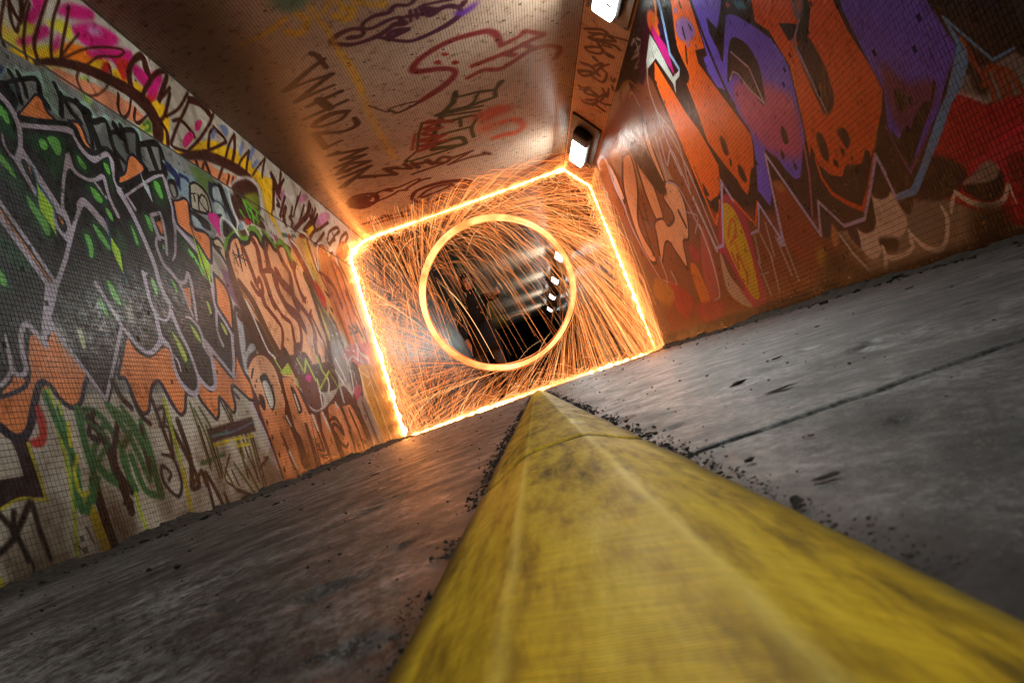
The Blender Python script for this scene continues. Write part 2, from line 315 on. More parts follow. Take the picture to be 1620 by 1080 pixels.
[0,232,135,72,0,1,3268,1975,3345,1999,3378,1965,3383,1910,3413,1877,3364,1870,3329,1900,3317,1958],
[1,24,20,44,0,2,3268,1975,12,3345,1999,18,3378,1965,24,3383,1910,24,3413,1877,19,3364,1870,19,3329,1900,24,3317,1958,22,3268,1975,20],
[0,232,135,72,0,1,3591,1792,3675,1843,3748,1941,3804,1989,3863,1983,3913,1931,3738,1827,3566,1742],
[1,24,20,44,0,2,3591,1792,11,3675,1843,13,3748,1941,14,3804,1989,16,3863,1983,25,3913,1931,21,3738,1827,11,3566,1742,14,3591,1792,18],
[0,232,135,72,0,1,4156,1815,4250,1845,4326,1879,4379,1859,4331,1729,4353,1683,4487,1693,4545,1658,4515,1586,4434,1476,4341,1571,4294,1603,4197,1626,4121,1665,4141,1750],
[1,24,20,44,0,2,4156,1815,13,4250,1845,13,4326,1879,21,4379,1859,29,4331,1729,34,4353,1683,28,4487,1693,26,4545,1658,33,4515,1586,28,4434,1476,30,4341,1571,34,4294,1603,28,4197,1626,26,4121,1665,28,4141,1750,29,4156,1815,29],
[0,232,135,72,0,1,4426,1398,4489,1370,4550,1323,4557,1224,4489,1087,4440,1020,4388,1090,4323,1178,4371,1276],
[1,24,20,44,0,2,4426,1398,28,4489,1370,31,4550,1323,37,4557,1224,35,4489,1087,29,4440,1020,31,4388,1090,35,4323,1178,31,4371,1276,29,4426,1398,30],
[1,14,12,14,1,1,2888,1838,22,3050,1882,21,3217,1942,24,3300,1951,38,3315,1902,48,3359,1858,39,3422,1863,25,3530,1926,28,3588,1921,46,3609,1861,47,3560,1740,30,3727,1805,22,3946,1919,24,4152,2000,25],
[0,178,226,48,0,0,4303,1709,4314,1583,4408,1450,4316,1297,4263,1424,4283,1559],
[1,24,20,44,0,0,4303,1709,15,4313,1292,15],
[0,190,205,212,0,0,3849,1956,3855,1860,3899,1831,3887,1725,3839,1806],
[0,206,32,138,0,1,4654,1865,4811,1897,4835,1861,4784,1809,4746,1693,4689,1764,4637,1804],
[0,14,12,14,0,1,4811,1897,4898,1916,4842,1870],
[0,216,192,160,0,1,4588,1659,4688,1692,4751,1641,4757,1566,4695,1513,4652,1568,4571,1611],
[1,14,12,14,0,2,4588,1659,12,4688,1692,23,4751,1641,35,4757,1566,28,4695,1513,27,4652,1568,32,4571,1611,28,4588,1659,29],
[1,14,12,14,0,1,4595,1623,26,4645,1604,29,4640,1573,33],
[1,14,12,14,0,1,4644,1626,14,4688,1620,14],
[0,150,140,138,2,1,4520,1557,4586,1541,4662,1466,4714,1422,4615,1399,4523,1471],
[0,124,82,124,3,1,4577,1458,4719,1424,4795,1345,4865,1267,4825,1170,4727,1182,4614,1236,4567,1347],
[0,70,50,45,4,1,4586,1197,4737,1125,4763,925,4469,768,4388,876],
[0,176,176,182,3,1,4594,1162,4650,1102,4628,1048,4584,943,4539,883,4674,949,4763,925,4569,856,4442,753,4440,795,4475,908,4528,1025],
[1,64,26,16,2,1,4607,1134,39,4638,1108,30,4698,1143,35,4713,1093,48],
[0,212,60,96,0,1,4746,1126,4834,1112,4864,1030,4902,910,4763,925,4722,1012],
[0,74,38,22,3,1,4738,1623,4934,1772,5173,1861,5476,1947,5814,1954,6294,1982,6638,1882,6722,1482,6584,968,6448,660,5738,605,5374,708,4988,797,4765,880,4698,1143,4664,1362],
[0,232,166,122,2,1,4801,1613,4919,1721,5067,1778,5131,1728,5245,1772,5392,1870,5483,1891,5522,1809,5659,1881,5781,1896,5864,1824,6037,1905,6151,1910,6148,1763,6241,1719,6401,1820,6543,1821,6534,1583,6538,1397,6534,1261,6530,1088,6334,884,6184,850,6175,948,5992,804,5915,813,5729,927,5664,923,5642,933,5569,919,5410,810,5362,929,5270,979,5172,880,5115,993,5068,1086,4873,1162,4808,1292,4783,1471],
[1,116,36,18,1,1,5101,1738,74,5126,1645,73,5146,1517,73,5152,1436,72],
[1,116,36,18,1,1,5148,1431,28,5258,1494,50,5253,1418,56,5200,1369,36,5113,1373,46,5060,1418,61],
[1,116,36,18,1,1,5188,1367,87,5191,1293,87],
[1,116,36,18,1,1,5363,1853,95,5424,1771,87,5355,1577,88,5378,1513,94,5379,1342,93,5396,1310,93],
[1,116,36,18,2,1,5735,1899,59,5618,1811,88,5577,1678,100,5535,1626,83],
[1,116,36,18,1,1,5347,1568,30,5610,1621,65,5608,1523,101,5615,1435,100,5681,1345,98],
[1,116,36,18,2,1,5929,1889,99,5977,1770,94,6072,1672,83,5994,1525,75],
[1,116,36,18,2,1,5738,1607,142,5778,1540,115,5934,1488,121,5977,1390,153],
[1,116,36,18,2,1,6274,1805,66,6211,1675,74,6215,1498,78,6260,1455,73],
[1,116,36,18,2,1,5913,1900,38,6025,1914,38],
[1,116,36,18,1,1,5057,1412,51,5104,1362,47,5205,1354,52,5200,1280,57,5358,1171,54,5396,1099,51,5286,972,37,5166,878,32],
[1,116,36,18,1,1,5271,1459,43,5205,1354,43],
[1,116,36,18,1,1,5365,1519,63,5380,1385,61,5511,1232,48,5661,1184,49,5625,1071,59,5559,926,57],
[1,116,36,18,2,1,5675,1569,53,5606,1439,60,5682,1306,57,5859,1227,59,5854,1120,59,5740,999,39,5629,930,33],
[1,116,36,18,2,1,5748,1581,59,5948,1504,75,6013,1420,81,6203,1305,88,6255,1170,88,6152,1041,77,6099,936,83],
[1,116,36,18,2,1,6063,1631,47,5948,1504,47],
[1,116,36,18,2,1,6204,1654,42,6226,1543,40,6287,1472,38],
[1,116,36,18,2,1,6346,1493,18,6185,1433,18],
[1,116,36,18,2,1,6379,1377,25,6261,1311,30,6321,1290,49,6395,1146,64,6439,1023,53,6301,893,40],
[1,116,36,18,2,1,6212,1314,19,6350,1320,19],
[0,116,36,18,0,1,5638,1428,5738,1369,5909,1332,5999,1275,6029,1176,5991,1106,5904,1174,5774,1260,5657,1351],
[0,96,34,20,3,1,5549,987,5739,1023,5668,947,5799,938,5869,860,5711,870,5500,862],
[1,92,44,20,2,1,4829,1392,81,4973,1260,96,5063,1043,107,5180,871,105],
[1,104,84,30,0,1,4796,1346,24,4926,1198,25,5059,972,27,5129,791,27],
[1,214,206,204,0,1,4845,1264,32,4900,1058,32,4954,910,28,5050,852,25,4966,731,26],
[1,76,52,20,3,1,6539,1708,127,6674,1560,186,6768,1364,211,6737,1191,186,6636,998,156],
[0,84,40,26,4,1,5050,852,5268,882,5590,912,5853,843,6432,880,6374,719,5074,704],
[0,104,40,26,4,1,5336,673,5420,509,5555,453,5772,467,5890,598,5821,786,5440,850],
[0,206,32,138,4,1,5621,750,5742,741,5677,691,5590,701],
[1,168,188,48,0,0,5018,857,29,5104,761,21,5277,824,25,5336,707,36],
[1,168,188,48,0,0,5530,871,37,5610,765,31,5743,879,34,5822,713,43],
[1,168,188,48,0,0,6081,918,49,6093,800,43,6198,717,37],
[1,168,188,48,0,0,5046,760,16,5111,747,14,5251,750,12],
[1,214,206,204,2,1,5377,622,37,5420,509,28,5587,452,16,5755,468,24,5821,565,38,5870,698,41],
[1,214,206,204,2,1,5849,609,23,5981,563,22,6154,654,33,6191,724,43],
[1,168,188,48,0,0,5881,709,36,5872,631,25,6309,798,26,6453,593,38],
[1,168,188,48,0,0,5347,622,29,5364,704,29],
[0,232,166,122,2,1,5066,740,5293,814,5337,643,5258,713],
[0,168,188,48,2,1,5074,749,5279,814,5286,744],
[1,98,150,42,4,1,4745,1632,36,4867,1735,36,5014,1820,43,5106,1821,80,5152,1782,76,5275,1817,50,5419,1927,56,5556,1941,86,5612,1873,87,5728,1962,74,5893,1905,63,6075,1973,59,6226,1936,85,6273,1865,87],
[1,14,12,14,2,1,4823,1648,33,4921,1739,27,5048,1791,39,5115,1757,40,5276,1792,30,5387,1885,34,5497,1892,55,5569,1819,59,5701,1929,53,5855,1860,66],
[1,214,206,204,2,1,4746,1693,28,4823,1842,21,4909,1895,20,5031,1868,33,5099,1811,39],
[1,214,206,204,2,1,5112,1855,24,5201,1951,22,5279,1954,34,5322,1878,48],
[1,214,206,204,2,1,5460,1980,14,5581,2001,27,5646,1943,40],
[1,214,206,204,2,1,5783,2030,19,5880,2034,33,5943,1935,48],
[0,14,12,14,2,1,4890,1866,4995,1844,5018,1825,4813,1731],
[0,60,30,20,10,1,5210,2147,5445,2179,5715,2115,5793,2014,5409,1994,5208,1961],
[0,120,130,30,15,1,5530,2238,5911,2366,5807,2205,5595,2157],
[1,92,176,50,2,0,5454,2190,20,5640,2160,20,5928,2122,20],
[1,92,176,50,1,0,5463,2175,34,5492,2050,34],
[1,92,176,50,1,0,5586,2146,30,5554,2021,30],
[1,92,176,50,2,0,5704,2159,27,5644,2025,27],
[1,92,176,50,1,0,5489,2156,30,5643,2052,30],
[1,92,176,50,1,0,5316,2057,30,5409,1968,30],
[1,92,176,50,2,0,5789,2181,12,5536,2025,12],
[1,92,176,50,2,0,5848,2140,11,5625,2029,11],
[0,170,40,50,3,1,5358,2008,5502,2008,5352,1946],
[0,160,60,90,3,1,5989,2079,6064,1990,5962,1958],
[1,214,206,204,6,1,5818,2160,53,5928,2122,63,6011,2046,72],
[1,60,90,86,6,1,6234,2067,39,6392,2093,39],
[1,60,90,86,6,1,6534,2124,31,6645,2149,31],
[1,14,12,14,0,0,4890,1646,21,4901,1538,21],
[1,14,12,14,0,0,4993,1715,19,4955,1564,19],
[1,14,12,14,0,0,5008,1686,18,4950,1508,18],
[1,14,12,14,0,0,5073,1699,20,5048,1565,20],
[1,14,12,14,0,0,4857,1624,10,5120,1611,10],
[1,14,12,14,0,0,4859,1578,7,5052,1647,7],
[0,224,160,92,4,1,6303,1899,6903,2242,7163,2268,7299,2151,7501,2264,7829,2289,8087,2227,8591,2234,8544,1949,8219,1355,7721,447,8631,24,7280,54,7445,1009,6920,1375,6679,1730],
[0,214,178,74,9,1,6896,2194,7113,2174,6954,1708,7004,1251,7078,793,6694,973,6648,1410],
[0,220,120,60,10,1,7520,2261,8033,2178,8126,1654,7593,591,7445,1009,7166,1604],
[1,140,46,20,2,1,6464,2046,159,6551,1918,157,6756,1678,161,6877,1501,166],
[1,140,46,20,2,1,6798,2183,19,7041,2238,48,7029,2123,79,7047,1902,71,7090,1875,61],
[1,140,46,20,3,1,7111,1913,43,7411,2190,32,7650,2276,41,7734,2245,55,7652,2167,49],
[1,140,46,20,3,1,7090,1875,40,7527,1795,66,7627,1593,91],
[1,140,46,20,3,1,7803,2159,65,7807,1899,65,7827,1618,66],
[1,140,46,20,3,1,7961,2114,82,8108,2011,93,8111,1704,105],
[1,140,46,20,2,1,6798,2183,36,6986,2214,36],
[1,140,46,20,3,1,7837,2228,33,8087,2265,33],
[1,140,46,20,3,1,7158,2081,53,7133,1849,54,7239,1637,55],
[1,140,46,20,3,1,8181,2154,105,8297,1977,105],
[1,214,206,204,2,1,6745,2193,12,6930,2257,18,7112,2242,40,7130,2052,53,7104,1889,41,7403,2201,22,7717,2303,37,7785,2218,38,8086,2304,41,8070,2133,67],
[1,214,206,204,2,1,6452,2064,32,6623,1996,39,6793,1749,49,6835,1625,51],
[1,140,46,20,2,1,7250,1822,43,7524,1760,68,7584,1556,93],
[1,140,46,20,2,1,7291,1767,47,7380,1222,45,7356,1076,44],
[1,140,46,20,2,1,7801,1911,52,7821,1529,50,7721,1119,48],
[1,140,46,20,2,1,8038,1745,126,8103,1663,133,8104,1561,140],
[1,140,46,20,2,1,8188,1490,72,8326,1110,72],
[1,140,46,20,2,1,7080,1298,81,7121,1122,81],
[1,140,46,20,2,1,8252,1751,59,8359,1344,59],
[0,206,50,50,0,1,6818,1734,6975,1650,7007,1546,6859,1450,6787,1556],
[0,98,80,46,4,1,6604,1718,6825,1418,7006,1291,7121,1122,7061,952,7004,726,6691,722,6610,932,6715,1171,6700,1357],
[0,140,130,130,18,1,6640,1072,7059,1099,7004,726,6561,721],
[1,60,30,20,3,1,7616,1325,44,7734,1292,36,7589,1238,27],
[1,60,30,20,3,1,7793,1373,52,7963,1311,37,7734,1260,22],
[1,60,30,20,3,1,8010,1382,92,8091,1277,92],
[1,60,30,20,2,1,6980,1386,67,7042,1324,67],
[1,60,30,20,3,1,7099,1648,51,7189,1610,51],
[1,60,30,20,3,1,7102,1469,53,7134,1452,53],
[0,196,104,112,8,1,7085,1031,7662,1137,8836,1187,8521,896,7075,903],
[1,214,206,204,2,0,7087,913,18,7357,985,24,7536,940,39,7721,1119,58,7737,1034,48,8062,983,45,7999,903,41,8503,919,19],
[0,150,120,150,4,1,7694,968,7967,946,7921,878,7594,890],
[0,70,34,28,5,1,7075,903,7426,885,7388,730,7004,726],
[1,214,206,204,2,1,6654,916,54,6735,788,56,6758,723,59],
[1,214,206,204,2,1,7049,971,66,7051,824,64,7029,716,63],
[0,196,138,44,6,1,7444,853,7989,914,8595,917,8623,493,8602,-57,7457,9,7394,473],
[0,150,70,30,11,1,8375,910,8722,855,8675,280,8383,8,8380,339],
[1,238,196,140,2,1,7453,839,51,7394,473,51,7532,16,51],
[1,238,196,140,2,1,7799,863,58,7803,508,58,7893,-14,57],
[1,238,196,140,2,1,8399,831,67,8525,334,65,8406,22,63],
[1,238,196,140,2,1,7501,812,23,7800,729,20,7581,655,18],
[1,238,196,140,2,1,7968,807,55,8102,579,48,8170,532,40],
[0,78,40,34,5,1,7084,897,7425,838,7178,478,6830,409,6890,615],
[0,206,60,100,4,1,6955,628,7263,669,7159,546,6941,497],
[1,214,206,204,2,1,6519,803,42,6655,692,41,6779,603,28,6939,615,34,7085,857,59,7049,950,64],
[0,160,140,130,4,1,6783,410,7265,545,7475,21,6951,-14,6851,150],
[1,14,12,14,0,0,7126,479,52,7256,39,52],
[1,14,12,14,0,0,6918,419,50,6959,12,50],
[1,14,12,14,0,0,7219,96,46,7346,18,46],
[0,84,28,16,2,1,4528,817,4724,878,4983,881,5084,730,5377,622,5493,455,5761,457,6044,516,6566,654,6764,590,6927,405,6950,6,5859,7,4848,30,4495,24,4462,356,4427,576],
[0,232,166,122,0,1,4492,764,4661,853,4843,870,4965,785,4970,643,4917,494,4612,459,4495,584,4469,712],
[0,226,140,90,0,0,4476,533,4633,485,4925,503,4854,422,4910,327,4925,141,4969,43,4875,45,4732,18,4617,29,4508,27,4509,200,4488,388],
[0,92,30,18,0,0,4683,350,4741,293,4767,112,4801,9,4732,18,4712,162],
[0,14,12,14,0,1,4640,714,4752,743,4793,707,4812,616,4772,534,4678,483,4639,546,4642,661],
[0,226,222,214,0,1,4657,674,4741,687,4769,607,4732,526,4670,501,4653,564],
[0,48,18,12,0,1,4536,596,4601,582,4591,521,4547,488,4511,523],
[0,48,18,12,0,1,4551,765,4590,775,4521,713,4487,703],
[0,48,18,12,0,1,4578,705,4568,678,4550,683],
[0,48,18,12,0,1,4530,669,4524,644,4503,648],
[0,48,18,12,0,1,4521,429,4546,419,4526,394,4507,404],
[0,48,18,12,0,1,4525,326,4550,316,4536,291,4515,301],
[0,48,18,12,0,1,4554,213,4574,202,4563,177,4541,184],
[0,48,18,12,0,1,4564,117,4586,102,4570,78,4548,85],
[0,48,18,12,0,1,4909,124,4950,124,4934,93,4897,88],
[0,48,18,12,0,1,4931,75,4998,72,4977,51,4915,59],
[0,48,18,12,0,1,4468,550,4482,541,4477,507,4462,520],
[0,226,140,90,0,0,5062,720,5234,718,5318,623,5393,418,5261,37,5068,26,5055,279,4993,331,5028,576],
[0,60,22,14,0,1,5168,643,5242,633,5275,483,5211,445,5164,457,5161,574],
[0,214,206,204,0,0,5188,599,5218,591,5222,469,5183,462],
[0,92,30,18,0,0,5217,376,5279,363,5279,40,5169,38],
[0,226,140,90,0,0,5388,428,5556,421,5515,60,5298,43,5376,337],
[0,226,140,90,0,0,5673,438,5773,434,5811,301,5812,50,5609,50,5581,284],
[1,92,30,18,0,0,5453,415,47,5457,292,47,5471,147,47],
[1,92,30,18,0,0,5546,411,65,5540,244,64,5577,53,64],
[0,226,140,90,0,1,5935,468,6210,489,6305,391,6376,268,6248,18,5965,12,5960,214,5874,309],
[1,84,28,16,0,1,5838,360,21,6035,368,41,6125,271,65,6107,238,58,5981,320,36,5881,297,47,5919,195,55,6066,115,34,6180,140,27],
[0,226,140,90,0,0,6344,462,6629,478,6714,413,6786,276,6877,32,6551,36,6280,44,6308,284],
[1,84,28,16,0,0,6345,426,64,6350,210,63,6327,45,63],
[1,84,28,16,0,0,6557,418,65,6635,215,67,6638,66,69],
[1,84,28,16,0,1,6635,215,60,6637,141,44,6798,90,23,6615,105,18],
[1,214,206,204,0,0,4900,431,32,4925,372,32],
[1,214,206,204,0,0,5459,415,41,5476,311,41],
[1,214,206,204,0,0,5729,425,44,5767,288,44],
[1,214,206,204,0,0,6487,623,55,6464,517,55],
[1,214,206,204,0,0,4745,194,29,4791,82,29],
[1,214,206,204,0,0,6185,495,47,6204,466,47],
[1,60,20,14,0,0,5349,107,13,5555,97,13],
[1,60,20,14,0,0,5361,197,28,5386,174,28],
[1,60,20,14,0,0,5352,157,15,5431,140,15],
[1,60,20,14,0,0,5383,94,14,5494,72,14],
[1,60,20,14,0,0,4935,195,31,4944,176,31],
[1,60,20,14,0,0,4926,113,33,4927,85,33],
[1,188,176,192,0,0,4379,527,41,4436,324,51,4479,-7,52],
[1,84,28,16,0,0,4415,534,31,4484,303,31,4500,57,32],
[0,34,20,30,0,0,2316,477,2396,466,2392,367,2391,257,2291,276,2190,250,2148,239,2184,338,2223,340,2327,340,2326,406],
[1,24,20,44,1,1,2267,538,34,2286,510,33,2334,470,29,2382,468,28,2448,534,31,2515,641,30,2556,666,28],
[1,196,186,42,0,0,2388,446,15,2394,342,15,2400,244,15],
[1,196,186,42,0,1,2400,244,11,2288,270,10,2190,250,10,2145,232,10],
[0,196,44,36,2,1,2496,580,2507,518,2476,443,2418,430,2400,455,2457,474,2469,563],
[1,168,188,48,3,1,2561,632,17,2558,445,20,2532,238,19,2459,15,16],
[1,206,180,30,1,1,2605,208,43,2621,107,54,2635,2,58],
[1,14,12,14,1,1,2669,271,53,2672,124,53,2688,-11,45],
[1,42,112,58,2,1,2545,623,32,2568,497,32,2596,352,32,2559,181,31],
[1,42,112,58,2,1,2700,556,42,2685,398,42,2678,288,38,2584,176,34],
[1,42,112,58,2,1,2700,556,25,2822,532,32,2907,378,39,2889,211,40],
[1,42,112,58,2,1,2701,368,33,2755,297,32,2853,206,31],
[1,42,112,58,2,1,2902,569,36,3023,471,40,3083,309,45,3096,159,45],
[1,42,112,58,2,1,2829,483,28,2714,367,31,2786,264,34,2834,394,35],
[1,42,112,58,2,1,3105,488,36,3112,327,35,3084,171,35],
[1,42,112,58,2,1,2957,343,42,2986,196,35,3091,149,29],
[1,42,112,58,2,1,2705,284,26,2638,203,26],
[1,42,112,58,2,1,2594,559,29,2593,406,28,2542,201,27],
[1,42,112,58,2,1,3013,451,27,2892,349,31,2920,206,36],
[1,20,16,16,1,1,2754,515,44,2807,435,45,2829,287,47,2847,130,47],
[1,20,16,16,2,1,2928,487,30,2836,335,32,2884,202,34],
[1,20,16,16,2,1,3094,467,29,3056,259,29],
[1,20,16,16,1,1,2796,543,26,2728,460,26,2773,428,27],
[1,20,16,16,2,1,2985,671,34,3017,597,32,3066,554,30],
[1,20,16,16,2,1,3098,618,31,3121,520,29,3173,474,27],
[1,20,16,16,2,1,3252,582,28,3265,458,29,3285,309,29],
[1,20,16,16,2,1,3245,459,13,3320,443,18,3285,309,22],
[1,20,16,16,2,1,3339,476,35,3411,297,36,3446,163,29,3382,138,22],
[1,20,16,16,2,1,3425,472,44,3433,294,42,3368,151,39],
[1,20,16,16,2,1,3193,330,14,3279,299,18,3287,185,20,3221,129,17,3142,205,19,3164,278,18,3222,238,16,3186,210,16],
[1,20,16,16,2,1,3402,169,17,3519,201,25,3513,-1,33],
[1,20,16,16,2,1,3543,198,31,3586,107,32,3627,-10,32],
[1,20,16,16,2,1,3669,70,28,3675,19,28],
[1,20,16,16,2,1,3504,215,26,3507,143,26],
[1,20,16,16,2,1,3815,73,21,3937,29,21,3986,7,22],
[1,20,16,16,2,1,3835,18,10,3928,17,14,3988,-33,17],
[1,20,16,16,2,1,4197,145,18,4370,200,18],
[1,20,16,16,1,1,2815,164,18,2865,165,23,2842,121,28],
[1,20,16,16,2,1,3268,537,15,3336,546,20,3291,468,25],
[1,42,112,58,2,1,2909,549,36,2992,411,37,3040,230,38],
[1,42,112,58,2,1,2716,527,25,2832,424,23,2730,337,23,2811,251,25],
[1,42,112,58,2,1,2996,556,28,3072,426,29,3107,178,30],
[1,42,112,58,2,1,3525,249,19,3807,270,19],
[1,168,188,48,2,1,2609,595,14,2602,541,14],
[1,200,184,44,2,1,2622,503,21,2601,423,21],
[1,200,184,44,2,1,2620,377,18,2578,319,20,2579,239,18,2627,240,14],
[1,168,188,48,2,1,3355,580,29,3334,282,29],
[1,200,184,44,2,1,3335,247,34,3313,137,34,3286,1,34],
[1,168,188,48,2,1,2911,188,22,2904,109,22,2919,8,22],
[1,168,188,48,2,1,2577,641,14,2576,578,14],
[1,70,84,34,2,1,3598,563,21,3605,413,21,3605,215,21],
[1,70,84,34,2,1,3624,525,21,3663,384,21,3673,157,21],
[1,70,84,34,2,1,3682,536,21,3744,404,21,3715,177,22],
[1,70,84,34,2,1,3695,433,22,3694,268,22],
[1,70,84,34,2,1,4029,414,26,4026,234,26],
[1,70,84,34,2,1,4154,407,27,4124,98,27],
[1,70,84,34,2,1,4209,389,28,4170,21,28],
[1,70,84,34,2,1,4012,346,25,4002,114,25],
[1,70,84,34,2,1,3757,197,21,3797,89,21],
[1,70,84,34,2,1,3883,209,21,4025,15,21],
[1,70,84,34,2,1,4008,209,24,4096,18,24],
[1,70,84,34,2,1,4045,525,25,4029,414,25],
[1,24,20,18,1,1,3994,540,18,4050,399,18],
[1,24,20,18,1,1,3953,569,18,4009,429,18],
[1,24,20,18,1,1,4091,410,19,4088,228,19],
[1,24,20,18,1,1,4234,330,21,4212,29,21],
[1,24,20,18,1,1,3862,264,12,3724,150,12,3797,89,12],
[1,24,20,18,1,1,3829,176,16,3860,93,16],
[1,24,20,18,1,1,4086,270,19,4136,68,19],
[1,24,20,18,1,1,3620,437,15,3620,238,15],
[1,24,20,18,1,1,3706,369,16,3699,154,16],
[0,52,34,38,3,0,3702,418,4316,457,4304,368,3696,344],
[1,100,120,150,4,1,3708,372,10,4007,387,11,4325,427,11],
[1,60,120,110,3,1,3735,375,14,3927,392,14],
[1,204,184,44,3,1,3716,328,20,3844,329,20],
[1,204,184,44,3,1,3960,341,21,4091,344,21],
[1,204,184,44,3,1,3988,302,22,4149,301,22],
[1,204,184,44,3,1,4148,339,22,4246,345,22],
[1,204,184,44,3,1,3837,338,21,3904,339,21],
[1,70,60,90,4,1,4168,608,27,4213,578,27],
[1,26,22,22,3,1,2177,240,22,2214,186,22,2224,163,23,2245,76,23],
[1,26,22,22,3,1,2319,250,24,2252,189,23,2200,148,21,2128,118,20],
[1,26,22,22,3,1,2329,245,20,2328,163,20,2333,112,20,2338,57,20],
[1,26,22,22,3,1,2260,66,8,2245,5,8],
[1,26,22,22,3,1,2241,232,23,2212,169,23],
[0,180,170,40,4,1,2113,55,2123,48,2124,6,2093,3],
[1,40,34,30,0,1,2557,120,7,2565,71,6,2573,62,6],
[1,40,34,30,0,1,2485,66,6,2508,38,6],
]
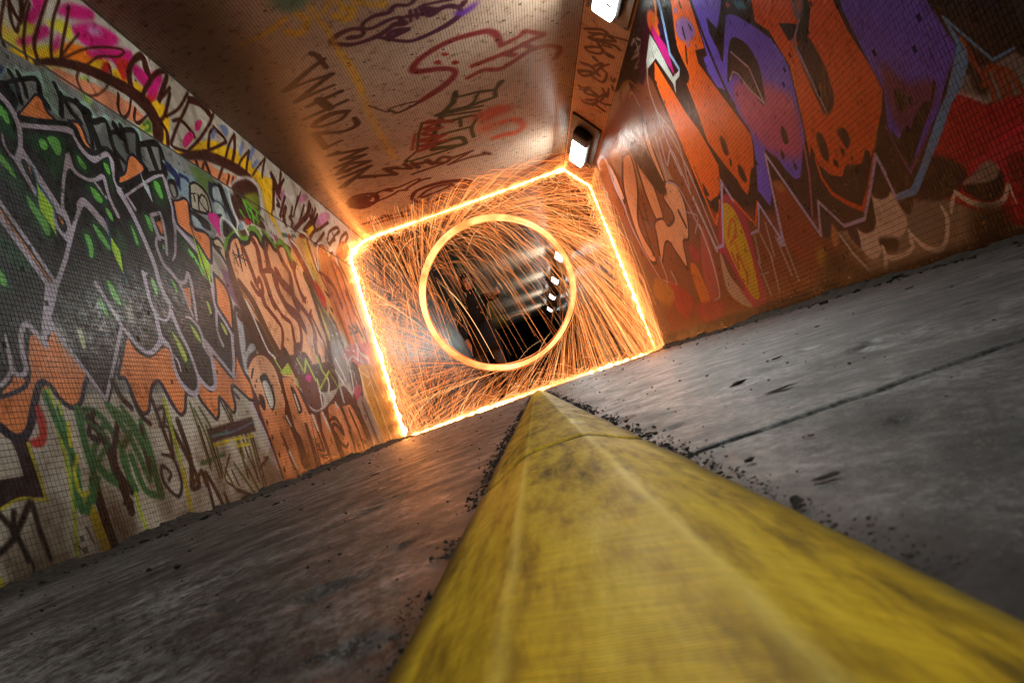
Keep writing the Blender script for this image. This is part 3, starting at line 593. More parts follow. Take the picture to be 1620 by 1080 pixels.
PAINT_R = [
[0,128,88,62,21,1,9616,2760,6764,2109,5885,921,4330,375,3594,289,3806,-53,7363,-25,10371,-112,9098,2146],
[0,46,18,13,5,0,5527,2817,1878,594,2106,148,2743,287,3019,230,3797,328,4302,349,4965,498,5531,584,6026,831,6307,1626,6349,2440],
[0,150,72,34,36,1,6712,1252,5176,845,3739,393,3911,106,5555,8,8342,195],
[0,168,70,34,18,1,4129,725,3929,613,3835,364,4085,231,4290,425],
[0,190,110,60,11,1,4143,741,4016,691,4036,644,4141,685],
[0,150,78,46,24,1,9045,2521,6037,2235,5613,1822,5603,958,6743,372,8044,770,8668,1360],
[0,190,150,120,31,1,8238,2288,7169,2233,6467,2055,6235,1662,6088,1260,6833,1545,7709,1737],
[0,255,190,146,0,1,7610,2073,7241,1978,7427,1668,8007,1388,7769,950,8099,998,8277,1394,8088,1863],
[1,84,32,18,0,2,7610,2073,16,7241,1978,43,7427,1668,60,8007,1388,58,7769,950,42,8099,998,47,8277,1394,82,8088,1863,70,7610,2073,53],
[0,255,190,146,0,1,7087,1982,6782,1838,6754,1588,6847,1182,7102,1221,7193,1522],
[1,84,32,18,0,2,7087,1982,19,6782,1838,39,6754,1588,60,6847,1182,39,7102,1221,38,7193,1522,65,7087,1982,69],
[0,255,190,146,0,1,6342,1414,6052,1303,5999,1076,6244,857,6459,859,6633,642,6794,789,6948,964,7163,985,7569,859,7358,1129,7231,1240,6890,1193,6771,1092,6456,1107,6576,1323],
[1,84,32,18,0,2,6342,1414,15,6052,1303,30,5999,1076,42,6244,857,27,6459,859,32,6633,642,43,6794,789,40,6948,964,29,7163,985,24,7569,859,48,7358,1129,59,7231,1240,35,6890,1193,25,6771,1092,27,6456,1107,32,6576,1323,39,6342,1414,33],
[0,255,190,146,0,1,6292,2049,6331,1725,6342,1414,6436,1488,6501,1832],
[1,84,32,18,0,2,6292,2049,54,6331,1725,54,6342,1414,40,6436,1488,39,6501,1832,51,6292,2049,51],
[0,255,190,146,0,1,8436,2356,8249,2086,8249,1765,8542,1907],
[1,84,32,18,0,2,8436,2356,63,8249,2086,76,8249,1765,59,8542,1907,63,8436,2356,98],
[1,60,24,13,0,1,7680,1525,63,7750,1272,63,7821,1014,64],
[1,60,24,13,0,1,7433,1486,59,7513,1269,59],
[1,60,24,13,0,1,7730,1430,21,7490,1316,21],
[1,60,24,13,0,1,6254,1100,54,6199,955,54],
[1,200,176,190,3,1,9062,2441,86,9028,2494,51,8569,2401,46,8531,1994,68,8387,1715,60],
[1,200,176,190,3,1,8484,2342,72,8411,1869,73,8386,1390,62,7862,694,32,7606,681,37,7576,913,60],
[1,200,176,190,2,1,6128,1762,41,6235,1469,41,6269,1391,28,6002,1246,23,5829,846,32],
[1,200,176,190,2,1,5789,1759,28,5592,1322,30,5514,637,32],
[1,200,176,190,2,1,6018,1699,40,6089,1487,28,5816,1520,25,5735,1126,33],
[1,200,176,190,2,1,5823,2023,37,5848,1615,35,5798,1308,34],
[1,200,176,190,3,1,7822,715,16,7278,578,35,7294,708,54],
[1,200,176,190,2,1,6048,1046,13,5777,935,17,6003,845,20],
[0,236,130,40,0,1,6539,626,6324,610,6290,277,6585,287],
[0,200,90,80,3,1,5746,847,5757,568,5946,295,6255,272,6174,561],
[0,190,60,70,5,1,6338,811,6091,674,6334,633],
[1,214,206,204,2,1,5806,861,35,5818,580,35,5946,295,23,6185,264,12],
[0,190,60,60,17,1,6853,301,5921,230,6251,100,6786,153],
[0,190,50,50,26,1,7540,644,6845,371,7386,238,7742,461],
[0,190,130,50,28,1,8126,791,7484,532,7935,431,8490,615],
[0,206,56,84,4,1,5087,889,4856,838,4756,666,4865,388,4926,131,5110,70,5297,105,5493,434,5567,592],
[0,206,170,140,7,1,5562,576,5493,434,5392,248,5266,94,5537,169,5709,309],
[0,130,60,40,7,1,5505,580,5398,432,5314,237,5513,380],
[0,236,186,28,0,1,5102,849,4933,788,4886,609,4926,386,5031,171,5146,144,5253,269,5335,518,5327,655],
[1,226,120,40,2,1,5232,634,36,5075,719,27,4989,698,31,5062,623,34,5251,583,24],
[1,200,100,30,1,1,5283,521,35,5259,393,33,5185,488,31,5140,346,32,5184,273,31],
[1,226,120,40,0,1,5141,560,27,5131,318,27],
[0,255,112,32,0,0,5420,2121,5242,1767,5154,1589,5027,1405,4956,1235,4898,1088,5033,950,5272,895,5386,992,5420,1219,5514,1514,5575,1914,5571,2048],
[0,255,112,32,0,0,4659,2242,4346,2054,4392,1706,4552,1774,4579,1698,4459,1488,4318,1256,4196,1052,4242,960,4335,868,4556,758,4633,832,4665,913,4762,1029,4935,1275,4913,1480,4928,1725,4884,1981],
[1,255,112,32,0,0,5482,1414,45,5450,1200,45,5401,771,36,5129,894,27],
[1,255,112,32,0,0,5011,1087,31,4878,837,28,4636,587,24,4471,700,24],
[1,38,13,7,2,1,4316,1993,31,4346,1703,32,4421,1492,28,4307,1264,23,4182,1043,24,4361,835,26],
[0,160,120,190,12,1,4691,2052,4529,1996,4442,1903,4457,1835,4634,1873,4757,1984],
[0,160,120,190,8,1,4664,2129,4584,2083,4640,2081],
[0,160,120,190,8,1,4671,1881,4591,1839,4637,1840],
[1,27,13,8,2,1,4624,1969,25,4644,1912,25],
[1,27,13,8,2,1,4519,2091,23,4522,2059,23],
[1,27,13,8,2,1,4692,1868,24,4768,1791,24],
[1,27,13,8,2,1,4501,1925,19,4491,1886,19],
[0,66,24,7,2,1,4666,1221,4616,1169,4643,1090,4706,1101,4713,1171],
[0,66,24,7,2,1,4659,1062,4640,1033,4683,1014],
[0,52,18,7,2,1,4556,976,4511,949,4501,862,4558,862,4595,928],
[0,52,18,7,2,1,4653,1045,4657,1010,4687,1019],
[0,52,18,7,2,1,4676,1177,4628,1098,4685,1087,4706,1138],
[0,52,18,7,2,1,4721,893,4643,857,4582,779,4373,892,4338,846,4488,716,4603,760],
[0,52,18,7,3,1,5364,1101,5330,1049,5310,987,5388,1009],
[0,52,18,7,3,1,5348,941,5138,924,5262,834,5365,910],
[0,128,104,250,0,0,4309,2032,3876,1773,3972,1732,4103,1678,4195,1806,4233,1736,4197,1544,3947,1679,3841,1630,3679,1474,3540,1321,3484,1197,3477,1098,3503,1002,3548,868,3576,777,3663,703,3784,651,3856,662,3920,734,3968,826,4083,912,4112,906,4188,701,4307,622,4443,709,4274,889,4201,1006,4187,1081,4234,1160,4283,1283,4305,1376,4421,1458,4480,1589,4467,1678,4394,1659],
[0,216,96,150,31,1,4199,1349,3987,1312,3668,1110,3557,992,3596,836,3710,737,4017,880,4135,1021,4227,1198],
[1,22,8,11,2,1,4334,2004,30,4338,1686,29,4305,1376,27,4266,1264,25],
[1,16,7,11,2,1,4197,1544,40,4008,1654,36,3904,1681,24,3794,1619,18,3633,1466,20,3500,1314,24,3455,1182,30,3470,1071,33,3514,939,33,3558,804,33,3618,706,33],
[0,11,6,11,0,0,4202,1807,4113,1681,3972,1732,3907,1704,3943,1677,4195,1541,4237,1728],
[0,8,6,13,2,0,3928,1765,3611,1578,3635,1512,3749,1558,3910,1677],
[0,60,140,180,10,1,3780,1678,3683,1612,3682,1566,3779,1630],
[0,200,80,120,3,1,3885,1721,3837,1683,3882,1685],
[0,12,7,9,0,1,4008,1551,3866,1486,3791,1378,3777,1269,3875,1105,3972,1223,4105,1397,4243,1410],
[0,67,33,22,0,0,4041,1504,3928,1361,3887,1246,3871,1113,3993,1256,4073,1396,4182,1403],
[1,196,160,186,0,0,4047,1507,13,3897,1336,16,3875,1114,19],
[1,200,170,180,0,0,4197,1404,14,4114,1416,12,4064,1377,13,3993,1256,15,3880,1117,14],
[0,44,16,22,3,1,3782,943,3750,903,3771,848,3821,857,3816,910],
[0,44,16,22,3,1,3902,840,3870,810,3900,793],
[0,44,16,22,3,1,3794,730,3781,707,3812,699],
[0,52,18,22,2,1,3884,846,3874,802,3917,801],
[0,52,18,22,2,1,3790,752,3791,712,3814,715],
[0,52,18,22,2,1,4078,915,4023,853,3959,747,3857,658,3783,655,3614,779,3582,739,3824,442,3953,588,4068,782],
[0,52,18,22,2,1,4397,749,4342,676,4305,620,4391,632,4444,692],
[1,186,96,130,0,0,3614,779,21,3678,637,20,3811,448,20],
[1,176,100,150,0,0,4113,884,22,4197,691,23,4315,431,23],
[0,255,104,26,0,0,3573,1591,2906,1192,2901,1032,2847,851,2827,724,2885,661,2997,579,3086,523,3108,563,3169,525,3306,555,3372,525,3474,567,3541,639,3551,750,3605,701,3576,777,3536,880,3459,1134,3498,1254,3530,1357,3633,1466],
[0,5,5,7,0,0,3410,1334,3312,1280,3261,1248,3282,1207,3372,1221,3386,1238],
[0,8,6,8,0,0,3217,1354,3094,1282,3103,1233,3219,1150,3304,1163,3316,1193,3218,1252],
[0,130,120,140,6,0,3217,1354,3130,1303,3151,1261,3233,1237,3247,1284],
[0,200,120,90,6,1,3184,1327,3147,1305,3170,1272,3206,1285],
[0,50,17,7,2,1,3320,1173,3212,1161,3171,1046,3164,951,3181,861,3225,818,3291,808,3319,841,3332,927,3346,1079],
[1,164,146,172,0,0,3223,1247,14,3348,1202,20,3333,1113,28,3314,967,22,3293,821,17],
[0,66,22,6,2,1,3264,717,3216,714,3187,679,3197,638,3242,623,3265,686],
[0,66,22,6,2,1,3294,642,3266,624,3293,602],
[0,66,22,6,2,1,3392,620,3363,602,3377,575,3401,599],
[0,66,22,6,2,1,3235,582,3221,570,3237,560],
[0,66,24,8,3,1,3454,773,3411,757,3403,681,3440,628,3480,658,3479,724],
[0,52,17,7,1,1,3593,628,3497,565,3377,528,3302,561,3176,527,3104,565,3088,522,3223,382,3295,346,3410,408,3535,498],
[1,236,84,24,0,0,3555,682,20,3567,583,23,3524,486,25,3426,412,27,3305,344,27,3189,414,25,2991,576,17],
[1,27,9,7,1,1,2910,1166,17,2888,1011,16,2835,831,16,2819,715,16,2881,645,16,3036,535,15],
[0,118,94,246,0,0,2865,1167,2415,897,2362,677,2383,651,2471,595,2563,527,2721,450,2839,393,2885,592,2830,706,2823,730,2847,851,2881,1106],
[0,130,60,110,19,1,2770,813,2686,694,2522,619,2618,537,2779,498,2834,626],
[0,11,6,12,1,1,2873,573,2846,522,2795,543,2761,524,2686,565,2620,582,2585,570,2534,624,2527,609,2582,560,2670,508,2768,447,2844,407],
[0,22,9,13,2,1,2766,684,2727,687,2713,641,2741,601,2775,622],
[0,22,9,13,2,1,2692,639,2678,626,2687,604,2705,612],
[1,120,66,130,0,0,2899,597,13,2884,492,17,2858,384,18,2754,431,15,2633,493,12],
[0,38,13,11,2,0,2903,583,2870,377,2925,338,3007,322,3024,502],
[0,7,5,6,0,0,2409,894,2074,693,2099,525,2144,445,2127,550,2230,566,2367,795],
[0,38,24,66,2,1,2191,747,2134,714,2132,666,2159,697],
[0,49,47,53,2,1,2091,688,2010,640,2045,576,2086,599],
[0,150,140,140,4,0,2389,604,2357,571,2237,552,2145,543,2097,494,2155,388,2322,449,2436,544],
[0,60,49,49,8,1,2337,590,2265,544,2312,478,2361,522],
[1,170,68,30,2,1,2324,679,22,2317,608,22,2305,558,21,2283,487,21,2304,425,22],
[1,170,68,30,2,1,2310,510,21,2271,547,18,2238,537,17,2212,476,20,2230,420,21],
[1,170,68,30,2,1,2263,548,16,2196,506,17,2176,439,19,2167,404,19],
[1,170,68,30,2,1,2250,516,20,2240,468,21,2256,426,21],
[0,204,14,40,3,1,2445,545,2328,452,2159,380,2341,49,2627,180,2786,322,2587,475],
[0,248,26,70,10,1,2410,315,2269,351,2199,308,2274,170,2521,276],
[0,228,40,70,8,1,2493,281,2397,313,2286,321,2220,308,2277,205,2380,188,2370,235,2416,249],
[0,150,20,30,8,1,2335,266,2266,254,2300,164,2356,199],
[0,35,11,31,12,1,2702,399,2544,297,2635,237,2786,236,2864,271,2824,330],
[1,214,206,204,4,1,2437,542,11,2377,495,11,2327,454,11],
[0,120,176,240,0,0,2370,796,2330,683,2320,649,2336,601,2413,546,2486,519,2588,451,2731,371,2843,306,2875,293,3017,306,3013,333,2890,328,2785,383,2658,465,2560,526,2495,558,2385,648,2360,676],
[1,120,176,240,0,0,2366,782,12,2302,673,12,2235,562,11,2139,553,10],
[1,190,100,40,2,1,2327,681,10,2314,640,10],
[0,160,140,120,10,1,3010,299,2866,268,2729,215,2740,161,2818,78,2951,107,3008,181],
[0,252,220,194,3,1,3432,277,3355,237,3246,254,3184,389,3126,348,3036,354,3013,285,3006,204,3112,157,3241,186,3261,148,3374,110,3449,187],
[0,38,13,18,2,1,3099,487,3031,473,3042,356,3127,347,3184,389],
[0,38,13,16,2,1,3363,283,3252,290,3271,243,3359,242,3414,277],
[0,60,28,60,3,1,3508,290,3423,288,3449,187,3497,233],
[0,16,11,11,11,1,3262,190,3125,160,3156,118,3232,121,3268,149],
[0,27,18,18,5,1,3002,290,2907,286,2971,234],
[0,170,146,134,4,1,2593,252,2520,270,2430,289,2391,260,2386,215,2426,202,2528,223],
[0,12,8,8,5,1,2589,241,2435,217,2385,240,2395,192,2441,159,2535,179],
[1,255,232,208,1,1,2646,237,20,2584,182,24,2497,145,23,2421,147,21,2378,187,15],
[1,255,232,208,1,1,2639,239,12,2681,209,22,2709,174,13],
[1,255,232,208,1,1,2753,214,12,2745,162,26,2786,100,23,2841,61,22,2902,62,26,2967,102,25,3018,168,16],
[1,255,232,208,1,1,3018,137,17,3036,101,21,3135,85,20,3249,99,29,3261,148,27],
[1,255,232,208,1,1,3258,147,21,3278,92,31,3322,23,34],
[1,255,232,208,1,1,2375,180,15,2375,119,6],
[1,255,232,208,1,1,3013,175,13,3034,125,22],
[1,206,186,230,0,0,4767,556,21,4620,547,19,4462,686,26,4311,390,35,4104,897,24,3805,332,27,3695,491,23,3527,316,20,3321,301,22,3176,410,21,3043,519,22,3025,429,23],
[1,206,186,230,0,0,5642,629,19,5412,610,32,4958,984,39,4874,823,31],
[1,206,186,230,0,0,3042,520,19,3028,416,19,3016,321,19],
[0,206,186,230,0,1,4366,442,4275,411,4338,379,4392,402],
[1,206,190,196,0,0,5713,1072,48,5661,863,47,5607,622,63],
[1,214,206,204,0,0,3607,293,18,3543,177,22,3420,28,31],
[1,214,206,204,0,0,3429,39,16,3326,17,16],
[1,190,160,160,4,0,4729,523,28,4798,363,28],
[1,190,160,160,4,0,4618,522,26,4569,344,26],
[1,190,160,160,4,0,4471,559,26,4520,358,26],
[1,190,160,160,4,0,4392,448,25,4365,203,25],
[1,190,160,160,4,0,4294,392,24,4292,158,24],
[1,190,160,160,4,0,4830,369,30,4822,142,30],
[1,190,160,160,4,0,4576,369,27,4648,142,27],
[1,190,160,160,4,0,4881,289,11,4715,274,11],
[0,49,44,60,10,1,3712,423,3628,392,3629,316,3768,309],
[0,220,150,90,6,1,3637,356,3621,277,3698,236,3702,295],
[0,190,140,40,17,1,3892,276,3807,239,3904,157,3955,207],
[0,35,18,13,10,1,4911,2344,5490,2383,6152,2368,6832,2504,6866,2594,5753,2524,5167,2523],
[1,150,130,120,4,1,5856,2483,19,5712,2455,31,5739,2360,30,5933,2409,17],
[1,150,130,120,4,1,5832,2407,17,5584,2342,23,5767,2327,29],
[1,150,130,120,4,1,6001,2427,15,5666,2307,19,5993,2342,19,5766,2264,15],
[1,150,130,120,4,1,5651,2438,20,5552,2356,25,5677,2344,29],
[0,66,16,38,6,1,4911,2344,5490,2383,5961,2245,5911,2158,5567,2227,5235,2262,4919,2268],
[0,230,100,50,9,1,5129,2388,5004,2261,5128,2163,5259,2289,5236,2377],
[1,226,140,50,5,1,4945,2364,56,5013,2294,42,5152,2302,28],
[0,8,9,14,3,1,4833,2311,4646,2200,4836,1956,4816,1723,4965,1739,4991,1940,4995,2120],
[0,206,32,138,0,1,5198,2299,5138,2196,5052,2053,5082,1890,5082,1845,5173,1989,5221,2154,5250,2255],
[0,33,16,60,4,1,5070,2229,4932,2153,5039,2060],
[0,206,214,208,0,0,5300,2290,5244,2181,5143,1863,4960,1831,5005,1805,5126,1820,5218,1757,5191,1829,5368,2121,5681,2176,5621,2223],
[1,140,180,226,0,0,4861,2314,49,4944,2146,50,5034,1989,42,4961,1842,35],
[1,150,110,50,6,1,6845,2399,60,6629,2450,42,6294,2358,29,6091,2190,34],
[1,200,160,140,3,1,6492,2283,16,6344,2270,24,6266,2116,32],
[1,190,160,150,2,1,5664,2183,32,5804,2077,34,5812,1862,30,5586,1529,29,5701,1177,34],
[0,49,22,12,18,1,7221,2056,6667,1874,6386,1348,6739,1452],
[0,9,7,5,45,1,3984,121,3770,204,3560,108,3400,9,3640,9,4092,1],
[0,7,5,4,35,1,2575,146,2461,142,2431,83,2468,3,2644,0,2644,68],
[0,16,11,7,20,0,9703,-49,9305,148,4031,69,2327,34,2375,-54,4107,-16],
]
PAINT_C = [
[1,58,19,49,7,1,4896,96,36,4938,27,37,4891,-60,43,4945,-125,50,4928,-227,46,4968,-316,34,5033,-333,32,5067,-269,40,5041,-154,46,5046,-70,35,5104,-59,33,5124,-118,47,5194,-262,58,5194,-448,44,5126,-549,41],
[1,58,19,49,7,1,5194,-448,41,5118,-556,51,5054,-583,50,5000,-521,55,4989,-411,46,5046,-345,32,5109,-361,36,5116,-390,52,5088,-456,59],
[1,58,19,49,7,1,5197,-272,43,5284,-198,36,5360,-129,39,5431,-27,45,5419,120,53,5374,270,66,5300,374,60,5192,391,31],
[1,58,19,49,7,1,5246,-40,62,5268,-129,62,5284,-198,50,5218,-175,49,5208,-117,60,5241,-49,59],
[1,58,19,49,7,1,5049,-66,35,5163,-34,46,5117,-116,56],
[1,58,19,49,7,1,5012,31,29,5157,9,29],
[1,58,19,49,7,1,5072,-16,41,5120,121,41],
[1,58,19,49,7,1,5021,70,28,5148,61,28],
[1,58,19,49,7,1,5010,103,32,5129,110,32],
[1,58,19,49,7,1,5038,134,42,5156,152,59,5135,210,67,5058,140,58],
[1,58,19,49,7,1,5004,131,32,5062,365,32],
[1,58,19,49,7,1,5128,211,61,5128,302,56,5190,387,52,5150,428,53],
[0,88,40,140,23,1,5222,333,5251,404,5197,530,5275,496,5331,396,5281,345],
[1,33,13,19,5,0,5111,-760,50,5179,-731,45,5259,-729,40,5382,-724,41],
[1,33,13,19,5,0,5254,-708,39,5320,-834,46,5504,-1106,68],
[1,33,13,19,5,0,5504,-1106,58,5487,-918,30,5504,-716,50],
[1,33,13,19,5,0,5504,-716,43,5590,-873,51,5734,-1099,59],
[1,33,13,19,5,0,5734,-1099,51,5694,-886,41,5682,-751,31],
[1,33,13,19,6,0,5879,-1045,54,5821,-730,54],
[1,33,13,19,6,0,6082,-1151,46,6012,-731,46],
[1,33,13,19,6,0,5827,-929,88,6045,-896,88],
[1,52,16,15,6,1,6212,-778,62,6161,-933,86,6248,-1112,63,6326,-1069,52,6328,-884,46,6217,-773,44],
[1,52,16,15,7,1,6388,-764,47,6550,-782,67,6581,-931,53,6428,-1158,78],
[1,52,16,15,7,0,6428,-1158,69,6817,-1171,69],
[1,52,16,15,8,0,6798,-1152,43,6766,-997,43],
[1,52,16,15,8,0,7017,-1206,61,7000,-1105,61],
[1,52,16,15,8,0,7012,-1191,64,7154,-843,64,7222,-1128,66,7305,-895,67,7374,-1229,66],
[1,52,16,15,9,1,7509,-917,83,7403,-1079,60,7514,-1226,72,7588,-1158,64,7524,-1112,41],
[1,52,16,15,9,0,7566,-1270,72,7521,-906,72],
[1,52,16,15,10,0,7711,-1283,74,7659,-925,74],
[1,52,16,15,10,1,7659,-925,57,7986,-1331,86],
[1,52,16,15,10,1,7986,-1331,98,7858,-1111,68,8209,-725,35],
[1,72,22,10,8,0,7885,-801,72,7974,-680,77,7963,-790,63,8175,-721,58,7903,-1084,74],
[1,72,22,10,8,0,7905,-764,62,8164,-547,48,7941,-582,34],
[1,72,22,10,8,0,7941,-582,54,8177,-535,54],
[1,72,22,10,8,0,7994,-501,62,8226,-457,62],
[1,72,22,10,8,0,8081,-460,80,8136,-327,80],
[1,72,22,10,9,0,8062,-336,64,8279,-284,64],
[1,72,22,10,9,1,8229,-240,79,8144,-156,64,8275,-72,60,8356,-141,82,8301,-221,65,8229,-240,37],
[1,72,22,10,9,0,8284,-29,66,8286,189,66],
[1,72,22,10,9,0,8286,189,49,8465,-111,49],
[1,72,22,10,9,0,8465,-111,57,8469,157,55,8545,337,53],
[1,72,22,10,9,0,8463,321,49,8610,400,49],
[1,72,22,10,9,0,8363,-554,56,8373,-187,56],
[1,82,18,10,7,1,8574,-1423,71,8436,-1295,89,8568,-1104,73,8846,-1124,71,8956,-1307,93,8744,-1423,64,8574,-1423,43],
[1,82,18,10,7,1,8590,-1366,187,8582,-1243,141,8705,-1321,109,8854,-1250,149,8746,-1378,174,8695,-1241,174],
[1,82,18,10,7,1,8588,-1109,57,8562,-936,56,8645,-803,56,8587,-549,42,8657,-531,37,8785,-707,51,8680,-489,56,8714,-403,58],
[1,82,18,10,8,1,8889,-1134,61,8854,-939,57,8787,-816,54,8850,-720,56],
[1,82,18,10,7,1,8568,-953,58,8697,-890,58],
[1,82,18,10,7,1,8640,-1197,96,8644,-1107,96],
[1,82,18,10,8,1,9257,-732,47,9020,-625,85,9001,-369,122,9186,-74,95,9470,77,76,9568,17,95,9527,-113,79,9713,-202,71,9687,-368,89,9658,-585,71,9447,-700,48,9257,-732,42],
[1,82,18,10,8,1,9294,-633,58,9121,-451,68,9212,-190,67,9320,-285,69,9354,-585,83],
[1,82,18,10,8,1,9212,-190,32,9527,-113,32],
[1,82,18,10,9,1,9472,-538,30,9658,-585,30],
[1,82,18,10,9,1,9497,-376,41,9724,-339,41],
[1,82,18,10,9,1,9422,-200,84,9467,27,84],
[1,82,18,10,8,1,9195,-75,57,9349,-27,57],
[1,82,18,10,9,1,9612,-1489,75,9646,-1175,75,9721,-868,75],
[1,82,18,10,9,1,9558,-1190,63,9630,-1138,45,9825,-1146,27],
[1,82,18,10,9,1,9796,-1363,77,9828,-1095,74,9956,-894,71],
[1,82,18,10,9,1,9638,-988,31,9871,-965,31],
[1,82,18,10,10,1,10149,-308,98,10160,-96,98],
[1,109,27,36,12,1,6002,674,48,5795,643,68,5692,579,74,5651,461,75,5632,263,72,5687,84,72,5765,-41,70,5870,-106,72,5952,-63,83,6029,106,77,6121,212,58,6238,225,65,6377,102,94,6462,-36,93,6526,-156,74],
[0,130,34,40,7,1,5791,156,5779,183,5833,222,5848,184],
[0,130,34,40,7,1,5880,86,5871,118,5918,143,5948,118,5919,85],
[0,130,34,40,7,1,6002,222,5975,252,6029,288,6059,252],
[1,120,28,26,12,1,5998,685,70,5953,845,60,5894,878,50,5947,940,48,6078,1057,59,6092,971,74,6158,742,74,6190,407,75],
[1,120,28,26,13,1,6113,863,59,6224,943,59],
[1,120,28,26,13,1,6179,703,70,6259,782,70],
[1,120,28,26,13,1,6386,338,65,6342,488,67,6428,618,73,6405,732,77,6297,904,76,6287,1048,70,6383,1184,53,6502,1222,57,6606,1185,81],
[1,43,46,18,7,0,6592,189,24,6710,199,41,6757,408,54,6846,570,52],
[1,43,46,18,7,0,6846,570,38,6710,637,76],
[1,43,46,18,8,0,6770,407,33,6945,343,42,7007,276,56,6942,25,61,6952,-50,62],
[1,43,46,18,8,0,6846,570,33,7009,560,56,7003,289,79],
[1,43,46,18,7,0,6580,190,55,6803,140,72,6977,-5,66],
[1,43,46,18,8,0,6983,19,46,7111,416,46],
[1,43,46,18,8,0,7013,-34,45,7207,383,45],
[1,43,46,18,7,1,6968,13,64,7111,-38,65,7551,-194,61,7835,-217,56],
[1,43,46,18,7,0,7019,-211,56,7233,98,56],
[1,43,46,18,7,0,7019,-211,31,7247,-288,30,7702,-387,29],
[1,43,46,18,8,1,7682,-214,132,7734,92,76,7921,147,55,7979,106,82,7807,-205,107],
[1,43,46,18,7,1,7191,14,64,7298,334,49,7581,256,46,7873,256,49],
[1,43,46,18,7,1,7211,164,40,7449,150,40],
[1,43,46,18,7,1,7477,-64,53,7549,259,53],
[1,43,46,18,8,1,7718,-410,35,7909,-541,48,7977,-76,61,7973,121,61],
[1,120,28,20,9,1,7029,-201,58,7131,-16,62,7171,-224,61,7297,-52,63,7279,-255,57,7480,-117,58,7429,-319,61,7618,-164,63,7588,-347,69,7694,-202,64],
[1,120,28,20,8,1,7012,-148,49,7253,82,49],
[1,120,28,20,9,1,7216,-321,30,7617,-432,30],
[1,120,28,20,9,1,7515,-42,65,7595,-187,64,7701,-40,64],
[1,120,28,20,10,1,7708,-381,77,7727,-207,77],
[1,170,60,30,52,1,7330,360,155,7297,543,136,7426,692,117],
[1,170,60,30,54,1,7488,426,148,7410,562,134,7476,637,119],
[1,170,66,36,31,1,7733,595,109,7779,743,90,8023,834,72,8198,759,101,8123,619,114,8117,490,105],
[0,190,80,40,96,1,7628,345,7603,508,7917,461,7797,373],
[1,200,150,36,17,1,4541,-592,26,4743,-583,27,4917,-568,28,5179,-574,29,5570,-559,31,5966,-580,31],
[1,200,150,36,15,1,4751,-474,54,4862,-403,50,4760,-340,55,4727,-391,63],
[1,200,150,36,15,1,4600,-405,31,4754,-398,31],
[1,200,150,36,15,1,4750,-815,67,4828,-748,59,4711,-657,50,4583,-688,49],
[1,200,150,36,15,1,4686,-910,29,4593,-766,29],
[1,200,150,36,15,1,4687,-312,39,4847,-129,33,4766,-137,27],
[1,200,150,36,14,1,4693,-541,26,4566,-436,26],
[1,200,150,36,11,1,4715,-1178,36,4696,-966,47,4600,-779,18],
[1,200,150,36,30,1,5215,-577,26,5551,-556,26,5985,-587,27,6604,-629,30,7706,-647,33],
[0,50,110,96,47,1,4338,-782,4462,-581,4559,-655,4520,-763,4382,-799],
[1,60,30,24,7,1,6247,-592,17,6508,-466,17,6448,-428,22,6492,-196,19,6563,-203,20,6597,-382,27],
[1,60,30,24,7,1,6550,-200,41,6597,-382,33,6487,-436,26],
[1,120,40,20,24,1,9712,1104,85,9586,1193,95,9661,1395,70,10002,1456,35],
[1,120,40,20,25,1,9798,735,60,9712,1104,50,10071,1440,39],
[0,70,56,46,241,1,3858,-1489,4109,-1079,5500,-1058,7273,-1419,7601,-1743,5712,-1576],
]
PAINT_H = [
[1,78,25,15,5,1,6158,43,30,5998,195,37,5981,259,43],
[1,78,25,15,5,1,6271,87,22,6063,202,30,6023,352,33,6264,109,31,6111,341,38,6110,408,42],
[1,78,25,15,5,1,6172,89,25,6021,264,26,5896,453,27],
[1,78,25,15,5,1,6384,144,28,6459,80,36,6496,119,38,6394,238,27,6292,238,27,6378,131,33],
[1,78,25,15,5,1,6257,200,48,6339,302,45,6302,366,45,6327,277,48],
[1,78,25,15,5,1,6546,183,56,6558,208,56],
[1,78,25,15,6,1,6765,167,27,6538,278,25,6812,221,26,7037,103,45,6998,48,49,6834,186,36],
[1,78,25,15,6,1,6809,59,47,6745,165,52,6811,259,57],
[1,78,25,15,6,1,6479,342,20,6642,265,31,6680,342,31,6901,318,31,6933,183,44],
[1,78,25,15,6,1,7386,90,32,7193,194,29,7393,145,38,7268,294,59,7247,212,69],
[1,78,25,15,7,1,7330,73,47,7313,125,47],
[1,78,25,15,7,1,7636,151,45,7547,254,35,7347,315,29,7550,171,34],
[1,78,25,15,6,1,7356,289,20,7059,388,20,7362,344,29,7271,466,39],
[1,78,25,15,6,1,7031,333,34,7149,398,27,6942,399,20],
[1,78,25,15,7,1,7503,304,55,7509,400,55],
[1,78,25,15,6,1,6652,436,18,6759,426,25,6706,394,32],
[1,78,25,15,6,1,6835,423,26,6926,447,26],
[1,78,25,15,5,1,5981,259,17,6210,241,24,6168,326,31],
]

# ------------------------------------------------------------------ dimensions of the underpass (metres)
A = 1.68                   # half width
H = 0.067
ZC = 2.857 + H             # ceiling
X1 = 1.409                 # where the sloped soffit leaves the ceiling
Z2 = 2.473 + H             # where the soffit meets the right wall
SLEN = math.hypot(A - X1, ZC - Z2)
SK = SLEN / (ZC - Z2)
YN = 10.7                  # modelled mosaic reaches here, plain bedding beyond
YE = 31.0                  # far mouth
YB = -9.0                  # near mouth behind the camera
SEAM = 2.228

# ------------------------------------------------------------------ helpers
def link(o, parent=None):
    """children built in world coordinates are shifted back by their thing's own place (o['local'] skips that)"""
    COL.objects.link(o)
    if parent is not None:
        o.parent = parent
        if parent.parent is None and not parent.get('_local'):
            o.location = -Vector(parent.location)
    return o

